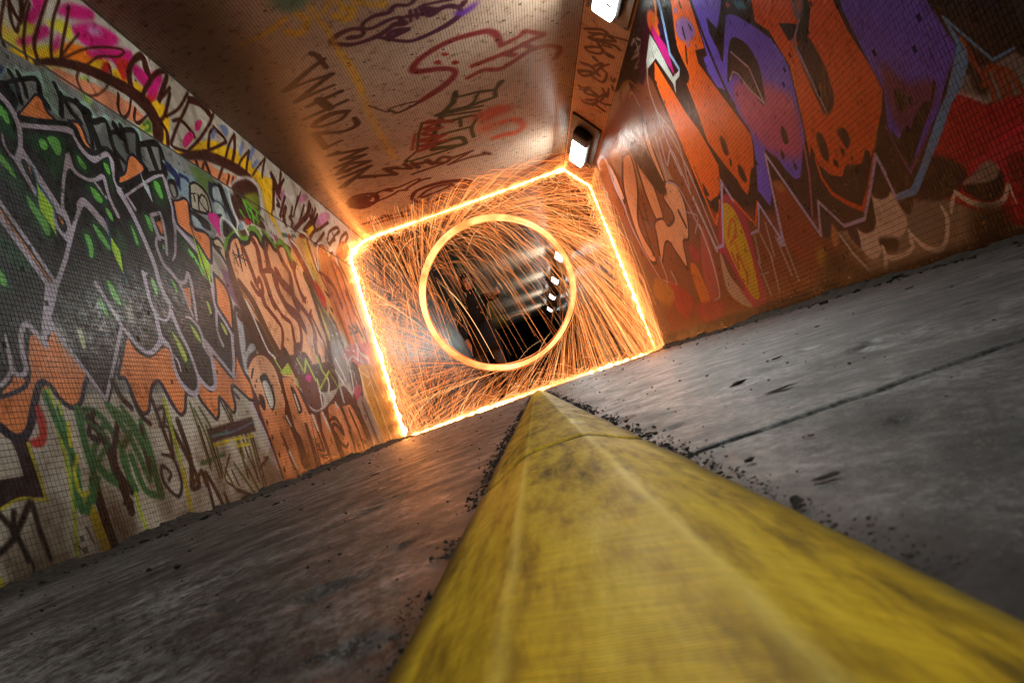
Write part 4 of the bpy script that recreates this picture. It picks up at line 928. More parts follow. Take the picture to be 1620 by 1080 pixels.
def mesh_np(name, verts, quads, mat, parent=None, smooth=False, mats=None, midx=None):
    verts = np.asarray(verts, np.float32); quads = np.asarray(quads, np.int32)
    k = quads.shape[1]
    me = bpy.data.meshes.new(name)
    me.vertices.add(len(verts)); me.vertices.foreach_set('co', verts.ravel())
    me.loops.add(quads.size); me.loops.foreach_set('vertex_index', quads.ravel())
    me.polygons.add(len(quads))
    me.polygons.foreach_set('loop_start', np.arange(len(quads), dtype=np.int32) * k)
    try:
        me.polygons.foreach_set('loop_total', np.full(len(quads), k, np.int32))
    except Exception:
        pass
    me.polygons.foreach_set('use_smooth', np.full(len(quads), bool(smooth)))
    me.update(calc_edges=True); me.validate()
    for m in ([mat] if mats is None else mats):
        me.materials.append(m)
    return link(bpy.data.objects.new(name, me), parent)

def bm_obj(name, bm, mat, parent=None, smooth=False):
    me = bpy.data.meshes.new(name)
    bmesh.ops.recalc_face_normals(bm, faces=bm.faces)
    bm.to_mesh(me); bm.free()
    for m in (mat if isinstance(mat, (list, tuple)) else [mat]):
        me.materials.append(m)
    if smooth:
        for p in me.polygons:
            p.use_smooth = True
    return link(bpy.data.objects.new(name, me), parent)

def thing(name, label, cat, loc=(0, 0, 0), group=None):
    o = bpy.data.objects.new(name, None)
    o.empty_display_size = 0.1
    o.location = loc
    link(o)
    return tag(o, label, cat, group)

def tag(o, label, cat, group=None, kind=None):
    if label: o['label'] = label
    if cat: o['category'] = cat
    if group: o['group'] = group
    if kind: o['kind'] = kind
    return o

def add_box(bm, c, s, rot=None, bev=0.0):
    m = Matrix.Translation(c) @ (rot.to_4x4() if rot is not None else Matrix()) @ Matrix.Diagonal((s[0], s[1], s[2], 1))
    r = bmesh.ops.create_cube(bm, size=1.0, matrix=m)
    if bev:
        es = list({e for v in r['verts'] for e in v.link_edges})
        bmesh.ops.bevel(bm, geom=es, offset=bev, segments=2, affect='EDGES', profile=0.6)

def tubes(paths, radii, sides=3, close=False):
    """paths: (N,K,3), radii: (N,K) -> verts, quads"""
    P = np.asarray(paths, np.float64); N, K, _ = P.shape
    R = np.broadcast_to(np.asarray(radii, np.float64), (N, K))
    if close:
        T = np.roll(P, -1, 1) - np.roll(P, 1, 1)
    else:
        T = np.gradient(P, axis=1)
    T /= np.linalg.norm(T, axis=2, keepdims=True) + 1e-9
    ref = np.where(np.abs(T[..., 1:2]) < 0.9, np.array([0, 1.0, 0]), np.array([1.0, 0, 0]))
    U = np.cross(T, ref); U /= np.linalg.norm(U, axis=2, keepdims=True) + 1e-9
    V = np.cross(T, U)
    a = np.arange(sides) * 2 * math.pi / sides
    ring = P[:, :, None] + R[:, :, None, None] * (U[:, :, None] * np.cos(a)[None, None, :, None] + V[:, :, None] * np.sin(a)[None, None, :, None])
    verts = ring.reshape(-1, 3)
    idx = np.arange(N * K * sides).reshape(N, K, sides)
    nx = np.roll(idx, -1, 1) if close else idx
    if close:
        a0, a1 = idx, nx
    else:
        a0, a1 = idx[:, :-1], idx[:, 1:]
    q = np.stack([a0, np.roll(a0, -1, 2), np.roll(a1, -1, 2), a1], -1).reshape(-1, 4)
    return verts, q

# numpy value noise
def vnoise(x, y, seed=0):
    r = np.random.default_rng(seed); g = r.random((256, 256))
    xi = np.floor(x).astype(int); yi = np.floor(y).astype(int); fx = x - xi; fy = y - yi
    fx = fx * fx * (3 - 2 * fx); fy = fy * fy * (3 - 2 * fy)
    g00 = g[xi % 256, yi % 256]; g10 = g[(xi + 1) % 256, yi % 256]; g01 = g[xi % 256, (yi + 1) % 256]; g11 = g[(xi + 1) % 256, (yi + 1) % 256]
    return (g00 * (1 - fx) + g10 * fx) * (1 - fy) + (g01 * (1 - fx) + g11 * fx) * fy - 0.5

def fbm(x, y, oct=4, seed=0):
    s = 0; a = 1.0
    for i in range(oct):
        s = s + a * vnoise(x * 2 ** i, y * 2 ** i, seed + i); a *= 0.5
    return s

# ------------------------------------------------------------------ node helper
class N:
    def __init__(self, name):
        self.m = bpy.data.materials.new(name); self.m.use_nodes = True
        self.t = self.m.node_tree; self.t.nodes.clear()
        self.out = self.t.nodes.new('ShaderNodeOutputMaterial')
    def n(self, typ, **kw):
        nd = self.t.nodes.new(typ)
        for k, v in kw.items():
            setattr(nd, k, v)
        return nd
    def l(self, a, b):
        self.t.links.new(a, b)
    def val(self, sock, v):
        if hasattr(v, 'is_output') or isinstance(v, bpy.types.NodeSocket):
            self.l(v, sock)
        else:
            sock.default_value = v
    def math(self, op, a, b=0.0, c=None, clamp=False):
        nd = self.n('ShaderNodeMath', operation=op, use_clamp=clamp)
        self.val(nd.inputs[0], a); self.val(nd.inputs[1], b)
        if c is not None: self.val(nd.inputs[2], c)
        return nd.outputs[0]
    def mix(self, f, a, b, blend='MIX'):
        nd = self.n('ShaderNodeMix', data_type='RGBA', blend_type=blend)
        self.val(nd.inputs[0], f); self.val(nd.inputs[6], a); self.val(nd.inputs[7], b)
        return nd.outputs[2]
    def noise(self, vec, scale, detail=4, rough=0.55, out=0):
        nd = self.n('ShaderNodeTexNoise')
        self.l(vec, nd.inputs['Vector']); nd.inputs['Scale'].default_value = scale
        nd.inputs['Detail'].default_value = detail; nd.inputs['Roughness'].default_value = rough
        return nd.outputs[out]
    def ramp(self, f, stops):
        nd = self.n('ShaderNodeValToRGB')
        el = nd.color_ramp.elements
        while len(el) < len(stops): el.new(0.5)
        for e, (p, c) in zip(el, stops):
            e.position = p; e.color = c if len(c) == 4 else (*c, 1)
        self.l(f, nd.inputs[0]); return nd.outputs[0]
    def rng(self, f, a, b, c=0.0, d=1.0):
        nd = self.n('ShaderNodeMapRange')
        self.val(nd.inputs[0], f)
        for i, v in enumerate((a, b, c, d)): nd.inputs[i + 1].default_value = v
        return nd.outputs[0]
    def xyz(self, x, y, z):
        nd = self.n('ShaderNodeCombineXYZ')
        self.val(nd.inputs[0], x); self.val(nd.inputs[1], y); self.val(nd.inputs[2], z)
        return nd.outputs[0]
    def pos(self):
        return self.n('ShaderNodeNewGeometry').outputs['Position']
    def sep(self, v):
        nd = self.n('ShaderNodeSeparateXYZ'); self.l(v, nd.inputs[0]); return nd.outputs
    def bsdf(self, color, rough=0.5, spec=0.5, bump=None, bstr=0.3, bdist=0.002, metal=0.0):
        b = self.n('ShaderNodeBsdfPrincipled')
        self.val(b.inputs['Base Color'], color); self.val(b.inputs['Roughness'], rough)
        b.inputs['Specular IOR Level'].default_value = spec; b.inputs['Metallic'].default_value = metal
        if bump is not None:
            bp = self.n('ShaderNodeBump'); self.l(bump, bp.inputs['Height'])
            bp.inputs['Strength'].default_value = bstr; bp.inputs['Distance'].default_value = bdist
            self.l(bp.outputs[0], b.inputs['Normal'])
        self.l(b.outputs[0], self.out.inputs[0]); return b

def plain(name, c, rough=0.6, spec=0.4, metal=0.0, var=0.25, scale=30.0):
    n = N(name); p = n.n('ShaderNodeTexCoord').outputs['Object']
    f = n.noise(p, scale)
    cc = n.mix(n.rng(f, 0.3, 0.7), (*[x * (1 - var) for x in c], 1), (*[min(1, x * (1 + var)) for x in c], 1))
    n.bsdf(cc, rough, spec, f, 0.25, 0.002, metal); return n.m

def glow(name, col, strength, sampling='AUTO'):
    n = N(name); e = n.n('ShaderNodeEmission')
    e.inputs[0].default_value = (*col, 1); e.inputs[1].default_value = strength
    n.l(e.outputs[0], n.out.inputs[0])
    n.m.cycles.emission_sampling = sampling
    return n.m

# ------------------------------------------------------------------ spray paint: shapes drawn into a map of the wall, computed here
def catmull(p, closed, n):
    p = np.asarray(p, float)
    if closed: q = np.vstack([p[-1:], p, p[:2]])
    else: q = np.vstack([2 * p[:1] - p[1:2], p, 2 * p[-1:] - p[-2:-1]])
    t = np.linspace(0, 1, n, endpoint=False)[:, None]; out = []
    for i in range(len(q) - 3):
        a, b, c, d = q[i:i + 4]
        out.append(0.5 * (2 * b + (c - a) * t + (2 * a - 5 * b + 4 * c - d) * t ** 2 + (3 * b - a - 3 * c + d) * t ** 3))
    out = np.vstack(out)
    return out if closed else np.vstack([out, p[-1:]])

def box_blur(m, r):
    for ax in (0, 1):
        for _ in range(2):
            k = 2 * r + 1
            pad = [(0, 0), (0, 0)]; pad[ax] = (r + 1, r)
            c = np.cumsum(np.pad(m, pad, mode='edge'), axis=ax)
            m = (np.take(c, range(k, c.shape[ax]), axis=ax) - np.take(c, range(0, c.shape[ax] - k), axis=ax)) / k
    return m

def fill_poly(p, h, w):
    """coverage of a closed polygon (pixel coords) on an h x w grid: exact in x, 3 lines per row"""
    m = np.zeros((h, w + 1), np.float32); SS = 3
    x, y = p[:, 0], p[:, 1]; x2, y2 = np.roll(x, -1), np.roll(y, -1)
    for s in range(h * SS):
        yy = (s + 0.5) / SS
        k = (y <= yy) != (y2 <= yy)
        if not k.any(): continue
        xs = np.sort(x[k] + (yy - y[k]) * (x2[k] - x[k]) / (y2[k] - y[k]))
        row = m[s // SS]
        for a, b in zip(xs[::2], xs[1::2]):
            a = min(max(a, 0), w); b = min(max(b, 0), w)
            ia, ib = int(a), int(b)
            if ia == ib: row[ia] += (b - a) / SS
            else:
                row[ia] += (ia + 1 - a) / SS; row[ib] += (b - ib) / SS
                row[ia + 1:ib] += 1.0 / SS
    return np.clip(m[:, :w], 0, 1)

def paint_map(data, u0, u1, v0, v1, res, base):
    w = int((u1 - u0) / res); h = int((v1 - v0) / res)
    img = np.empty((h, w, 3), np.float32); img[:] = np.array(base) / 255.0
    for f in data:                              # 0 polygon / 1 stroke, r, g, b, softness mm, rounded, then mm along and up the wall
        c = np.array(f[1:4], np.float32) / 255
        soft = f[4] / 1000 / res; smooth = f[5]
        a = np.array(f[6:], float) / 1000
        if f[0] == 0:
            p = (a.reshape(-1, 2) - (u0, v0)) / res
            if smooth: p = catmull(p, True, 6)
            r = int(round(soft * 0.9)); g = 3 * r + 3
        else:
            a = a.reshape(-1, 3); a[:, :2] = (a[:, :2] - (u0, v0)) / res; a[:, 2] /= res
            p = catmull(a, False, 6) if (smooth and len(a) > 2) else a
            r = int(round(soft * 0.9)); g = int(p[:, 2].max()) + 3 * r + 3
        lo = np.maximum(np.floor(p[:, :2].min(0)).astype(int) - g, 0); hi = np.minimum(np.ceil(p[:, :2].max(0)).astype(int) + g, (w, h))
        if (hi <= lo).any(): continue
        ww, hh = hi - lo
        if f[0] == 0:
            m = fill_poly(p - lo, hh, ww)
        else:
            m = np.zeros((hh, ww), np.float32); q = p.copy(); q[:, :2] -= lo
            for (xa, ya, wa), (xb, yb, wb) in zip(q[:-1], q[1:]):
                mg = max(wa, wb) / 2 + 2
                x0, x1 = max(0, int(min(xa, xb) - mg)), min(ww, int(max(xa, xb) + mg) + 1)
                y0, y1 = max(0, int(min(ya, yb) - mg)), min(hh, int(max(ya, yb) + mg) + 1)
                if x1 <= x0 or y1 <= y0: continue
                gx, gy = np.meshgrid(np.arange(x0, x1) + 0.5, np.arange(y0, y1) + 0.5)
                dx, dy = xb - xa, yb - ya; L2 = dx * dx + dy * dy + 1e-9
                t = np.clip(((gx - xa) * dx + (gy - ya) * dy) / L2, 0, 1)
                d = np.hypot(gx - xa - t * dx, gy - ya - t * dy)
                cov = np.clip((wa + (wb - wa) * t) / 2 - d + 0.5, 0, 1)
                sub = m[y0:y1, x0:x1]; np.maximum(sub, cov, out=sub)
        if r >= 1: m = box_blur(m, r)
        sub = img[lo[1]:hi[1], lo[0]:hi[0]]
        sub += (c - sub) * m[..., None]
    return img

def to_image(name, img, dirt=0.0):
    h, w, _ = img.shape
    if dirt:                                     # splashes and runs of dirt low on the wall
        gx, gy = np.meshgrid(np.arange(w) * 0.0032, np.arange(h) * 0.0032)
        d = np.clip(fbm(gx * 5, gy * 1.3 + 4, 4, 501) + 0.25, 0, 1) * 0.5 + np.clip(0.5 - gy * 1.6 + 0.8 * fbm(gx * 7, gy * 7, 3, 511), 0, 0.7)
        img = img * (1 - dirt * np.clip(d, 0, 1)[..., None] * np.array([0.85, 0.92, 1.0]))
    im = bpy.data.images.new(name, w, h)
    px = np.ones((h, w, 4), np.float32); px[..., :3] = np.clip(img, 0, 1)
    im.pixels.foreach_set(px.ravel()); im.update(); im.pack()
    return im

def scribble_map(u0, u1, v0, v1, res, base, seed, cols, n=70):
    """loose made-up lettering for the far part of a wall"""
    r = random.Random(seed); L = []
    for i in range(n):
        c = list(r.choice(cols)); u = r.uniform(u0, u1); v = r.uniform(v0 + .1, v1 - .3); s = r.uniform(.15, .5)
        if r.random() < .35:
            k = r.randint(5, 8); pts = [(u + s * 1.6 * math.cos(j * 6.283 / k) * r.uniform(.5, 1.2), v + s * math.sin(j * 6.283 / k) * r.uniform(.5, 1.2)) for j in range(k)]
            L.append([0] + c + [r.choice((4, 30)), 1] + [w_ * 1000 for pt in pts for w_ in pt])
        else:
            x, y = u, v; pts = []
            for j in range(r.randint(4, 9)):
                pts.append((x, y)); x += r.uniform(-.1, .35) * s * 2; y += r.uniform(-1, 1) * s
            wv = r.uniform(25, 70)
            L.append([1] + c + [r.choice((2, 10)), 1] + [w_ for pt in pts for w_ in (pt[0] * 1000, pt[1] * 1000, wv)])
    return paint_map(L, u0, u1, v0, v1, res, base)

# ------------------------------------------------------------------ mosaic materials
def wall_coords(n, kind):
    s = n.sep(n.pos())
    if kind in 'LR': return s[1], s[2], s
    if kind == 'C': return s[1], s[0], s
    return s[1], n.math('MULTIPLY', n.math('SUBTRACT', ZC, s[2]), SK), s

def mosaic_mat(name, kind, im, ext, pu, pv, grout=False, flat=False, far_dim=None):
    n = N(name); u, v, s = wall_coords(n, kind)
    u0, u1, v0, v1 = ext
    vec = n.xyz(n.rng(u, u0, u1), n.rng(v, v0, v1), 0.0)
    for nd in n.t.nodes:
        if nd.bl_idname == 'ShaderNodeMapRange': nd.clamp = False
    tx = n.n('ShaderNodeTexImage'); tx.image = im; tx.extension = 'EXTEND'; tx.interpolation = 'Cubic' if not flat else 'Linear'
    n.l(vec, tx.inputs[0])
    p = n.pos()
    big = n.noise(p, 1.3, 5); mid = n.noise(p, 14.0, 5); fine = n.noise(p, 220.0, 3)
    cell = n.xyz(n.math('FLOOR', n.math('DIVIDE', u, pu)), n.math('FLOOR', n.math('DIVIDE', v, pv)), 0.0)
    wn_ = n.n('ShaderNodeTexWhiteNoise', noise_dimensions='3D'); n.l(cell, wn_.inputs['Vector'])
    tile = wn_.outputs['Value']
    c = tx.outputs['Color']
    # chips and scuffs where the tile shows through
    chip = n.math('MULTIPLY', n.rng(mid, 0.66, 0.72), n.rng(tile, 0.3, 0.9))
    c = n.mix(n.math('MULTIPLY', chip, 0.12), c, (0.34, 0.30, 0.25, 1))
    # grime
    c = n.mix(n.rng(big, 0.40, 0.75, 0.0, 0.25 if kind == 'R' else 0.8), c, (0.55, 0.47, 0.40, 1), 'MULTIPLY')
    c = n.mix(n.rng(mid, 0.48, 0.3, 0.0, 0.4 if kind == 'R' else 0.9), c, (0.58, 0.52, 0.46, 1), 'MULTIPLY')
    b = n.rng(tile, 0, 1, 0.90, 1.07)
    hs = n.n('ShaderNodeHueSaturation'); n.l(c, hs.inputs['Color']); n.l(b, hs.inputs['Value']); c = hs.outputs[0]
    if far_dim: c = n.mix(1.0, c, (far_dim, far_dim * 0.92, far_dim * 0.88, 1), 'MULTIPLY')  # dimness behind the sparks put into the far walls' colour
    bump = fine
    if grout:
        c = n.mix(0.84, c, (0.022, 0.024, 0.020, 1)); n.bsdf(c, 0.9, 0.2, mid, 0.4, 0.004); return n.m
    if flat:
        br = n.n('ShaderNodeTexBrick'); n.l(n.xyz(u, v, 0.0), br.inputs['Vector'])
        br.offset = 0.0; br.inputs['Scale'].default_value = 1.0; br.inputs['Mortar Size'].default_value = 0.0018
        br.inputs['Brick Width'].default_value = pu; br.inputs['Row Height'].default_value = pv
        c = n.mix(n.math('MULTIPLY', br.outputs['Fac'], 0.75), c, (0.03, 0.025, 0.02, 1))
        bump = n.math('SUBTRACT', 1.0, br.outputs['Fac'])
    r = n.math('ADD', n.rng(mid, 0.25, 0.75, 0.20, 0.40), n.math('MULTIPLY', tile, 0.10))
    n.bsdf(c, r, 0.09, bump, 0.18, 0.0012); return n.m

# ------------------------------------------------------------------ mosaic geometry
def tile_proto(pu, pv, gap, th, rs, cnt):
    """cnt tiles around their own centre: (cnt,8,3) in (u,v,out)"""
    hu, hv = (pu - gap) / 2, (pv - gap) / 2; ins = 0.00045
    o = np.array([[-hu, -hv, 0], [hu, -hv, 0], [hu, hv, 0], [-hu, hv, 0]])
    t = np.array([[-hu + ins, -hv + ins, th], [hu - ins, -hv + ins, th], [hu - ins, hv - ins, th], [-hu + ins, hv - ins, th]])
    b = np.vstack([o, t])[None].repeat(cnt, 0)
    tilt = rs.normal(0, 0.006, (cnt, 2)); lift = rs.normal(0, 0.00006, cnt)
    b[:, 4:, 2] += lift[:, None] + tilt[:, 0:1] * b[:, 4:, 0] + tilt[:, 1:2] * b[:, 4:, 1]
    b[:, :, :2] += rs.normal(0, 0.00035, (cnt, 1, 2))
    return b
TQ = np.array([[4, 5, 6, 7], [0, 1, 5, 4], [1, 2, 6, 5], [2, 3, 7, 6], [3, 0, 4, 7]])

def field(name, ur, vr, pu, pv, to3d, mat, parent, rs, skip=None, flip=False, missing=0.003, seam=None, gap=0.0019):
    """skip: flat grid indices that are laid as single tiles"""
    us = np.arange(ur[0] + pu / 2, ur[1], pu); vs = np.arange(vr[0] + pv / 2, vr[1] - pv * 0.3, pv)
    U, V = np.meshgrid(us, vs)
    U = U + ((np.arange(len(vs)) * 0.37) % 1.0 * 0.0012)[:, None]
    U, V = U.ravel(), V.ravel()
    keep = rs.random(len(U)) > missing
    hole = fbm(U * 2.2, V * 2.2, 3, 91) > 0.95
    keep &= ~(hole & (rs.random(len(U)) < 0.5))
    if seam is not None: keep &= np.abs(V - seam) > pv * 0.5
    if skip is not None: keep[skip] = False
    U, V = U[keep], V[keep]
    b = tile_proto(pu, pv, gap, 0.0010, rs, len(U))
    b[:, :, 0] += U[:, None]; b[:, :, 1] += V[:, None]
    verts = to3d(b[..., 0], b[..., 1], b[..., 2]).reshape(-1, 3)
    q = (TQ[None] + (np.arange(len(U)) * 8)[:, None, None]).reshape(-1, 4)
    if flip: q = q[:, ::-1]
    o = mesh_np(name, verts, q, mat, parent); o['kind'] = 'stuff'
    return o, U, V

def screen(P):
    q = (np.asarray(P) - np.array([0, 0, CAMZ])) @ np.array(Rm)
    f = 25.33 / 36 * 1620
    return np.stack([810 + f * q[..., 0] / -q[..., 2], 540 - f * q[..., 1] / -q[..., 2]], -1), -q[..., 2]

def biggest(ur, vr, pu, pv, to3d, cnt):
    """the cnt grid cells that show largest in the picture"""
    us = np.arange(ur[0] + pu / 2, ur[1], pu); vs = np.arange(vr[0] + pv / 2, vr[1] - pv * .3, pv)
    U, V = np.meshgrid(us, vs); iu, iv = np.meshgrid(np.arange(len(us)), np.arange(len(vs)))
    c = [screen(to3d(U + a * pu / 2, V + b * pv / 2, 0 * U)) for a, b in ((-1, -1), (1, -1), (1, 1), (-1, 1))]
    x = np.stack([k[0][..., 0] for k in c]); y = np.stack([k[0][..., 1] for k in c]); dep = np.stack([k[1] for k in c]).min(0)
    ar = 0.5 * np.abs(sum(x[i] * y[(i + 1) % 4] - x[(i + 1) % 4] * y[i] for i in range(4)))
    ok = (dep > 0.1) & (x.min(0) > 0) & (x.max(0) < 1620) & (y.min(0) > 0) & (y.max(0) < 1080)
    ar = np.where(ok, ar, 0).ravel(); k = np.argsort(-ar)[:cnt]
    return k, U.ravel()[k], V.ravel()[k]

def single_tiles(Us, Vs, pu, pv, to3d, mat, parent, rs, flip, gap=0.0019):
    b = tile_proto(pu, pv, gap, 0.0010, rs, 6); protos = []
    for k in range(6):
        P = to3d(b[k, :, 0], b[k, :, 1], b[k, :, 2]) - to3d(np.zeros(8), np.zeros(8), np.zeros(8))
        me = bpy.data.meshes.new('tile'); me.from_pydata([tuple(x) for x in P], [], [tuple(q[::-1] if flip else q) for q in TQ.tolist()])
        me.materials.append(mat); me.update(); protos.append(me)
    for i, (u, v) in enumerate(zip(Us, Vs)):
        o = bpy.data.objects.new('tile', protos[i % 6]); link(o, parent)
        o.location = Vector(to3d(np.array([u]), np.array([v]), np.array([0.0]))[0]) - Vector(parent.location)

def sheet(name, pts, mat, parent=None):
    bm = bmesh.new(); bm.faces.new([bm.verts.new(p) for p in pts])
    me = bpy.data.meshes.new(name); bm.to_mesh(me); bm.free(); me.materials.append(mat)
    return link(bpy.data.objects.new(name, me), parent)

# ------------------------------------------------------------------ LEFT WALL
EXL = (-1.2, 10.8, 0.0, ZC); EXR = (-1.2, 10.8, 0.0, Z2); EXC = (3.6, 10.8, -A, X1); EXH = (4.4, 10.8, 0.0, SLEN)
def more_letters(seed, fills, edge, y0, y1, z0, z1, spots, width):
    """the lettering carries on towards the camera, outside the photograph: tall leaning letters with an outline"""
    r = random.Random(seed); L = []; y = y0
    flat = lambda pts: [round(c_ * 1000) for p_ in pts for c_ in p_]
    while y < y1:
        w_ = width * r.uniform(0.8, 1.3); f = r.choice(fills); lean = r.uniform(-0.1, 0.15)
        zig = [(y + lean, z1 + r.uniform(-.1, .12)), (y + w_ * .5, z1 - r.uniform(.0, .15)), (y + w_ + lean, z1 + r.uniform(-.1, .1)), (y + w_ * 1.05, (z0 + z1) / 2), (y + w_ * .8, z0 + r.uniform(-.1, .2)), (y + w_ * .5, z0 - r.uniform(.0, .2)), (y + w_ * .25, z0 + r.uniform(.1, .3)), (y - .05, (z0 + z1) / 2 + r.uniform(-.2, .2))]
        L.append([0, *f, 4, 0] + flat(zig))
        ring_ = zig + [zig[0]]
        L.append([1, *edge, 2, 0] + [round(c_ * 1000) for p_ in ring_ for c_ in (p_[0], p_[1], 0.042)])
        m_ = [(y + w_ * .3, z1 - .25), (y + w_ * .55, (z0 + z1) / 2 + .1), (y + w_ * .4, z0 + .35)]
        L.append([1, *edge, 2, 1] + [round(c_ * 1000) for p_ in m_ for c_ in (p_[0], p_[1], 0.034)])
        for k_ in range(spots):
            cy, cz = y + w_ * r.uniform(.2, .8), r.uniform(z0 + .2, z1 - .2)
            L.append([0, 112, 196, 84, 3, 1] + flat([(cy, cz - .08), (cy + .03, cz), (cy + .01, cz + .08), (cy - .03, cz + .02)]))
        y += w_ * 1.02
    return L
TAGS = [[1, 64, 26, 16, 4, 1] + [v_ for j in range(6) for v_ in (-1000 + 900 * i + 130 * j, 2330 + (380 if j % 2 else 0) + 20 * i, 34)] for i in range(5)]
BAND = [[0, 226, 180, 40, 40, 1, -1300, 2260, 500, 2420, 2400, 2330, 3300, 2300, 2900, 2240, -1300, 2230], [0, 206, 30, 120, 60, 1, -800, 2500, 400, 2760, 1500, 2480, 2600, 2700, 3000, 2560, 1600, 2420, 300, 2440]]
MORE_L = BAND + TAGS + [[0, 128, 130, 128, 8, 0, -1300, 620, 3600, 620, 3600, 2220, -1300, 2220]] + more_letters(3, [(14, 12, 14), (18, 30, 20)], (188, 176, 192), -1.2, 3.3, 0.75, 2.02, 3, 0.62)
MORE_L += [[0, 232, 135, 72, 6, 1, -1300, 520, -700, 640, -300, 380, 100, 700, 600, 420, 900, 720, 1400, 400, 1800, 700, 2200, 480, 2700, 760, 2300, 820, 600, 860, -1300, 800]]
MORE_R = [[0, 46, 20, 14, 8, 0, -1300, 380, 3400, 520, 6400, 2100, 6000, 2500, -1300, 2500]] + more_letters(8, [(255, 112, 32), (124, 100, 248), (204, 14, 40)], (30, 14, 14), -1.2, 4.6, 0.7, 2.45, 0, 0.75)
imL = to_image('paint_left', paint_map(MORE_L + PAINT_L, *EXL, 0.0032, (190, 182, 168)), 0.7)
imR = to_image('paint_right', paint_map(MORE_R + PAINT_R, *EXR, 0.0032, (176, 148, 122)), 0.10)
imC = to_image('paint_ceiling', paint_map(PAINT_C, *EXC, 0.005, (160, 138, 120)))
imH = to_image('paint_soffit', paint_map(PAINT_H, *EXH, 0.004, (196, 150, 120)))
fcols = [(120, 130, 150), (40, 34, 40), (150, 150, 165), (60, 40, 40), (180, 170, 60), (90, 60, 110), (150, 60, 50), (200, 196, 190)]
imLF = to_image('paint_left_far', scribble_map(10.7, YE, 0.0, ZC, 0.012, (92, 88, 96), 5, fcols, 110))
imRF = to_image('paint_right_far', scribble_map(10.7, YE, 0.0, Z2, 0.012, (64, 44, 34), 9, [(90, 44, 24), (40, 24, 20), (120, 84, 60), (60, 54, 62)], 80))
PL = 0.021; PRU, PRV = 0.021, 0.0255; PC = 0.0232

def L3(u, v, o):
    step = np.where(v > SEAM, 0.004, 0.0)
    return np.stack([-A - step * 1.0 + o, u, v], -1)
def R3(u, v, o): return np.stack([A - o, u, v], -1)
def C3(u, v, o): return np.stack([v, u, ZC - o], -1)
sx, sz = (A - X1) / SLEN, (Z2 - ZC) / SLEN
def H3(u, v, o): return np.stack([X1 + v * sx + o * sz, u, ZC + v * sz - o * sx], -1)

mL = mosaic_mat('painted_mosaic_left', 'L', imL, EXL, PL, PL); gL = mosaic_mat('grout_left', 'L', imL, EXL, PL, PL, grout=True)
mR = mosaic_mat('painted_mosaic_right', 'R', imR, EXR, PRU, PRV); gR = mosaic_mat('grout_right', 'R', imR, EXR, PRU, PRV, grout=True)
mC = mosaic_mat('mosaic_ceiling', 'C', imC, EXC, PC, PC); gC = mosaic_mat('grout_ceiling', 'C', imC, EXC, PC, PC, grout=True)
mH = mosaic_mat('mosaic_soffit', 'H', imH, EXH, PC, PC); gH = mosaic_mat('grout_soffit', 'H', imH, EXH, PC, PC, grout=True)
fL = mosaic_mat('far_mosaic_left', 'L', imLF, (10.7, YE, 0, ZC), PL, PL, flat=True, far_dim=0.36); fR = mosaic_mat('far_mosaic_right', 'R', imRF, (10.7, YE, 0, Z2), PRU, PRV, flat=True, far_dim=0.32)
nL = mosaic_mat('near_mosaic_left', 'L', imL, EXL, PL, PL, flat=True); nR = mosaic_mat('near_mosaic_right', 'R', imR, EXR, PRU, PRV, flat=True)
fC = mosaic_mat('far_mosaic_ceiling', 'C', imC, (-40, 400, -A, X1), PC, PC, flat=True); fH = mosaic_mat('far_mosaic_soffit', 'H', imH, (-40, 400, 0, SLEN), PC, PC, flat=True)
concrete = plain('concrete', (0.16, 0.15, 0.14), 0.85, 0.3, 0, 0.35, 3.0)


def slab(x0, x1, z0, z1, y0, y1, mat, name, parent):
    bm = bmesh.new(); add_box(bm, ((x0 + x1) / 2, (y0 + y1) / 2, (z0 + z1) / 2), (x1 - x0, y1 - y0, z1 - z0))
    return bm_obj(name, bm, mat, parent)

YL0, YR0, YC0, YH0 = 1.96, 1.75, 3.65, 4.45
imLN = to_image('paint_left_near', scribble_map(YB, -1.2, 0.0, ZC, 0.012, (150, 146, 136), 15, fcols, 90))
imRN = to_image('paint_right_near', scribble_map(YB, -1.2, 0.0, Z2, 0.012, (110, 90, 80), 19, fcols, 90))
nL = mosaic_mat('near_mosaic_left', 'L', imLN, (YB, -1.2, 0, ZC), PL, PL, flat=True); nR = mosaic_mat('near_mosaic_right', 'R', imRN, (YB, -1.2, 0, Z2), PRU, PRV, flat=True)
# left
wallL = thing('tiled_wall', 'left wall of small mosaic tiles under black, green and orange graffiti lettering', 'wall', (-A, 0, 0))
slab(-A - 0.30, -A, -0.3, SEAM, YL0, YN, gL, 'backing', wallL); slab(-A - 0.30, -A - 0.004, SEAM, ZC + 0.25, YL0, YN, gL, 'upper_backing', wallL)
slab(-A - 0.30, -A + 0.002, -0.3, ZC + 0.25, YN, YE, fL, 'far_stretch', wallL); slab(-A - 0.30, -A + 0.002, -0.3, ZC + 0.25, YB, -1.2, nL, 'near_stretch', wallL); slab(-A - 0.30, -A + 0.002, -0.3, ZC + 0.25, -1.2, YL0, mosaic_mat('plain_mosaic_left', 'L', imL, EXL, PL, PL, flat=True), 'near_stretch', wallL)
rs = np.random.default_rng(3)
k, bu, bv = biggest((YL0, YN), (0.012, ZC), PL, PL, L3, 300)
single_tiles(bu, bv, PL, PL, L3, mL, wallL, rs, False)
field('mosaic_field', (YL0, YN), (0.012, ZC), PL, PL, L3, mL, wallL, rs, skip=k, seam=SEAM)
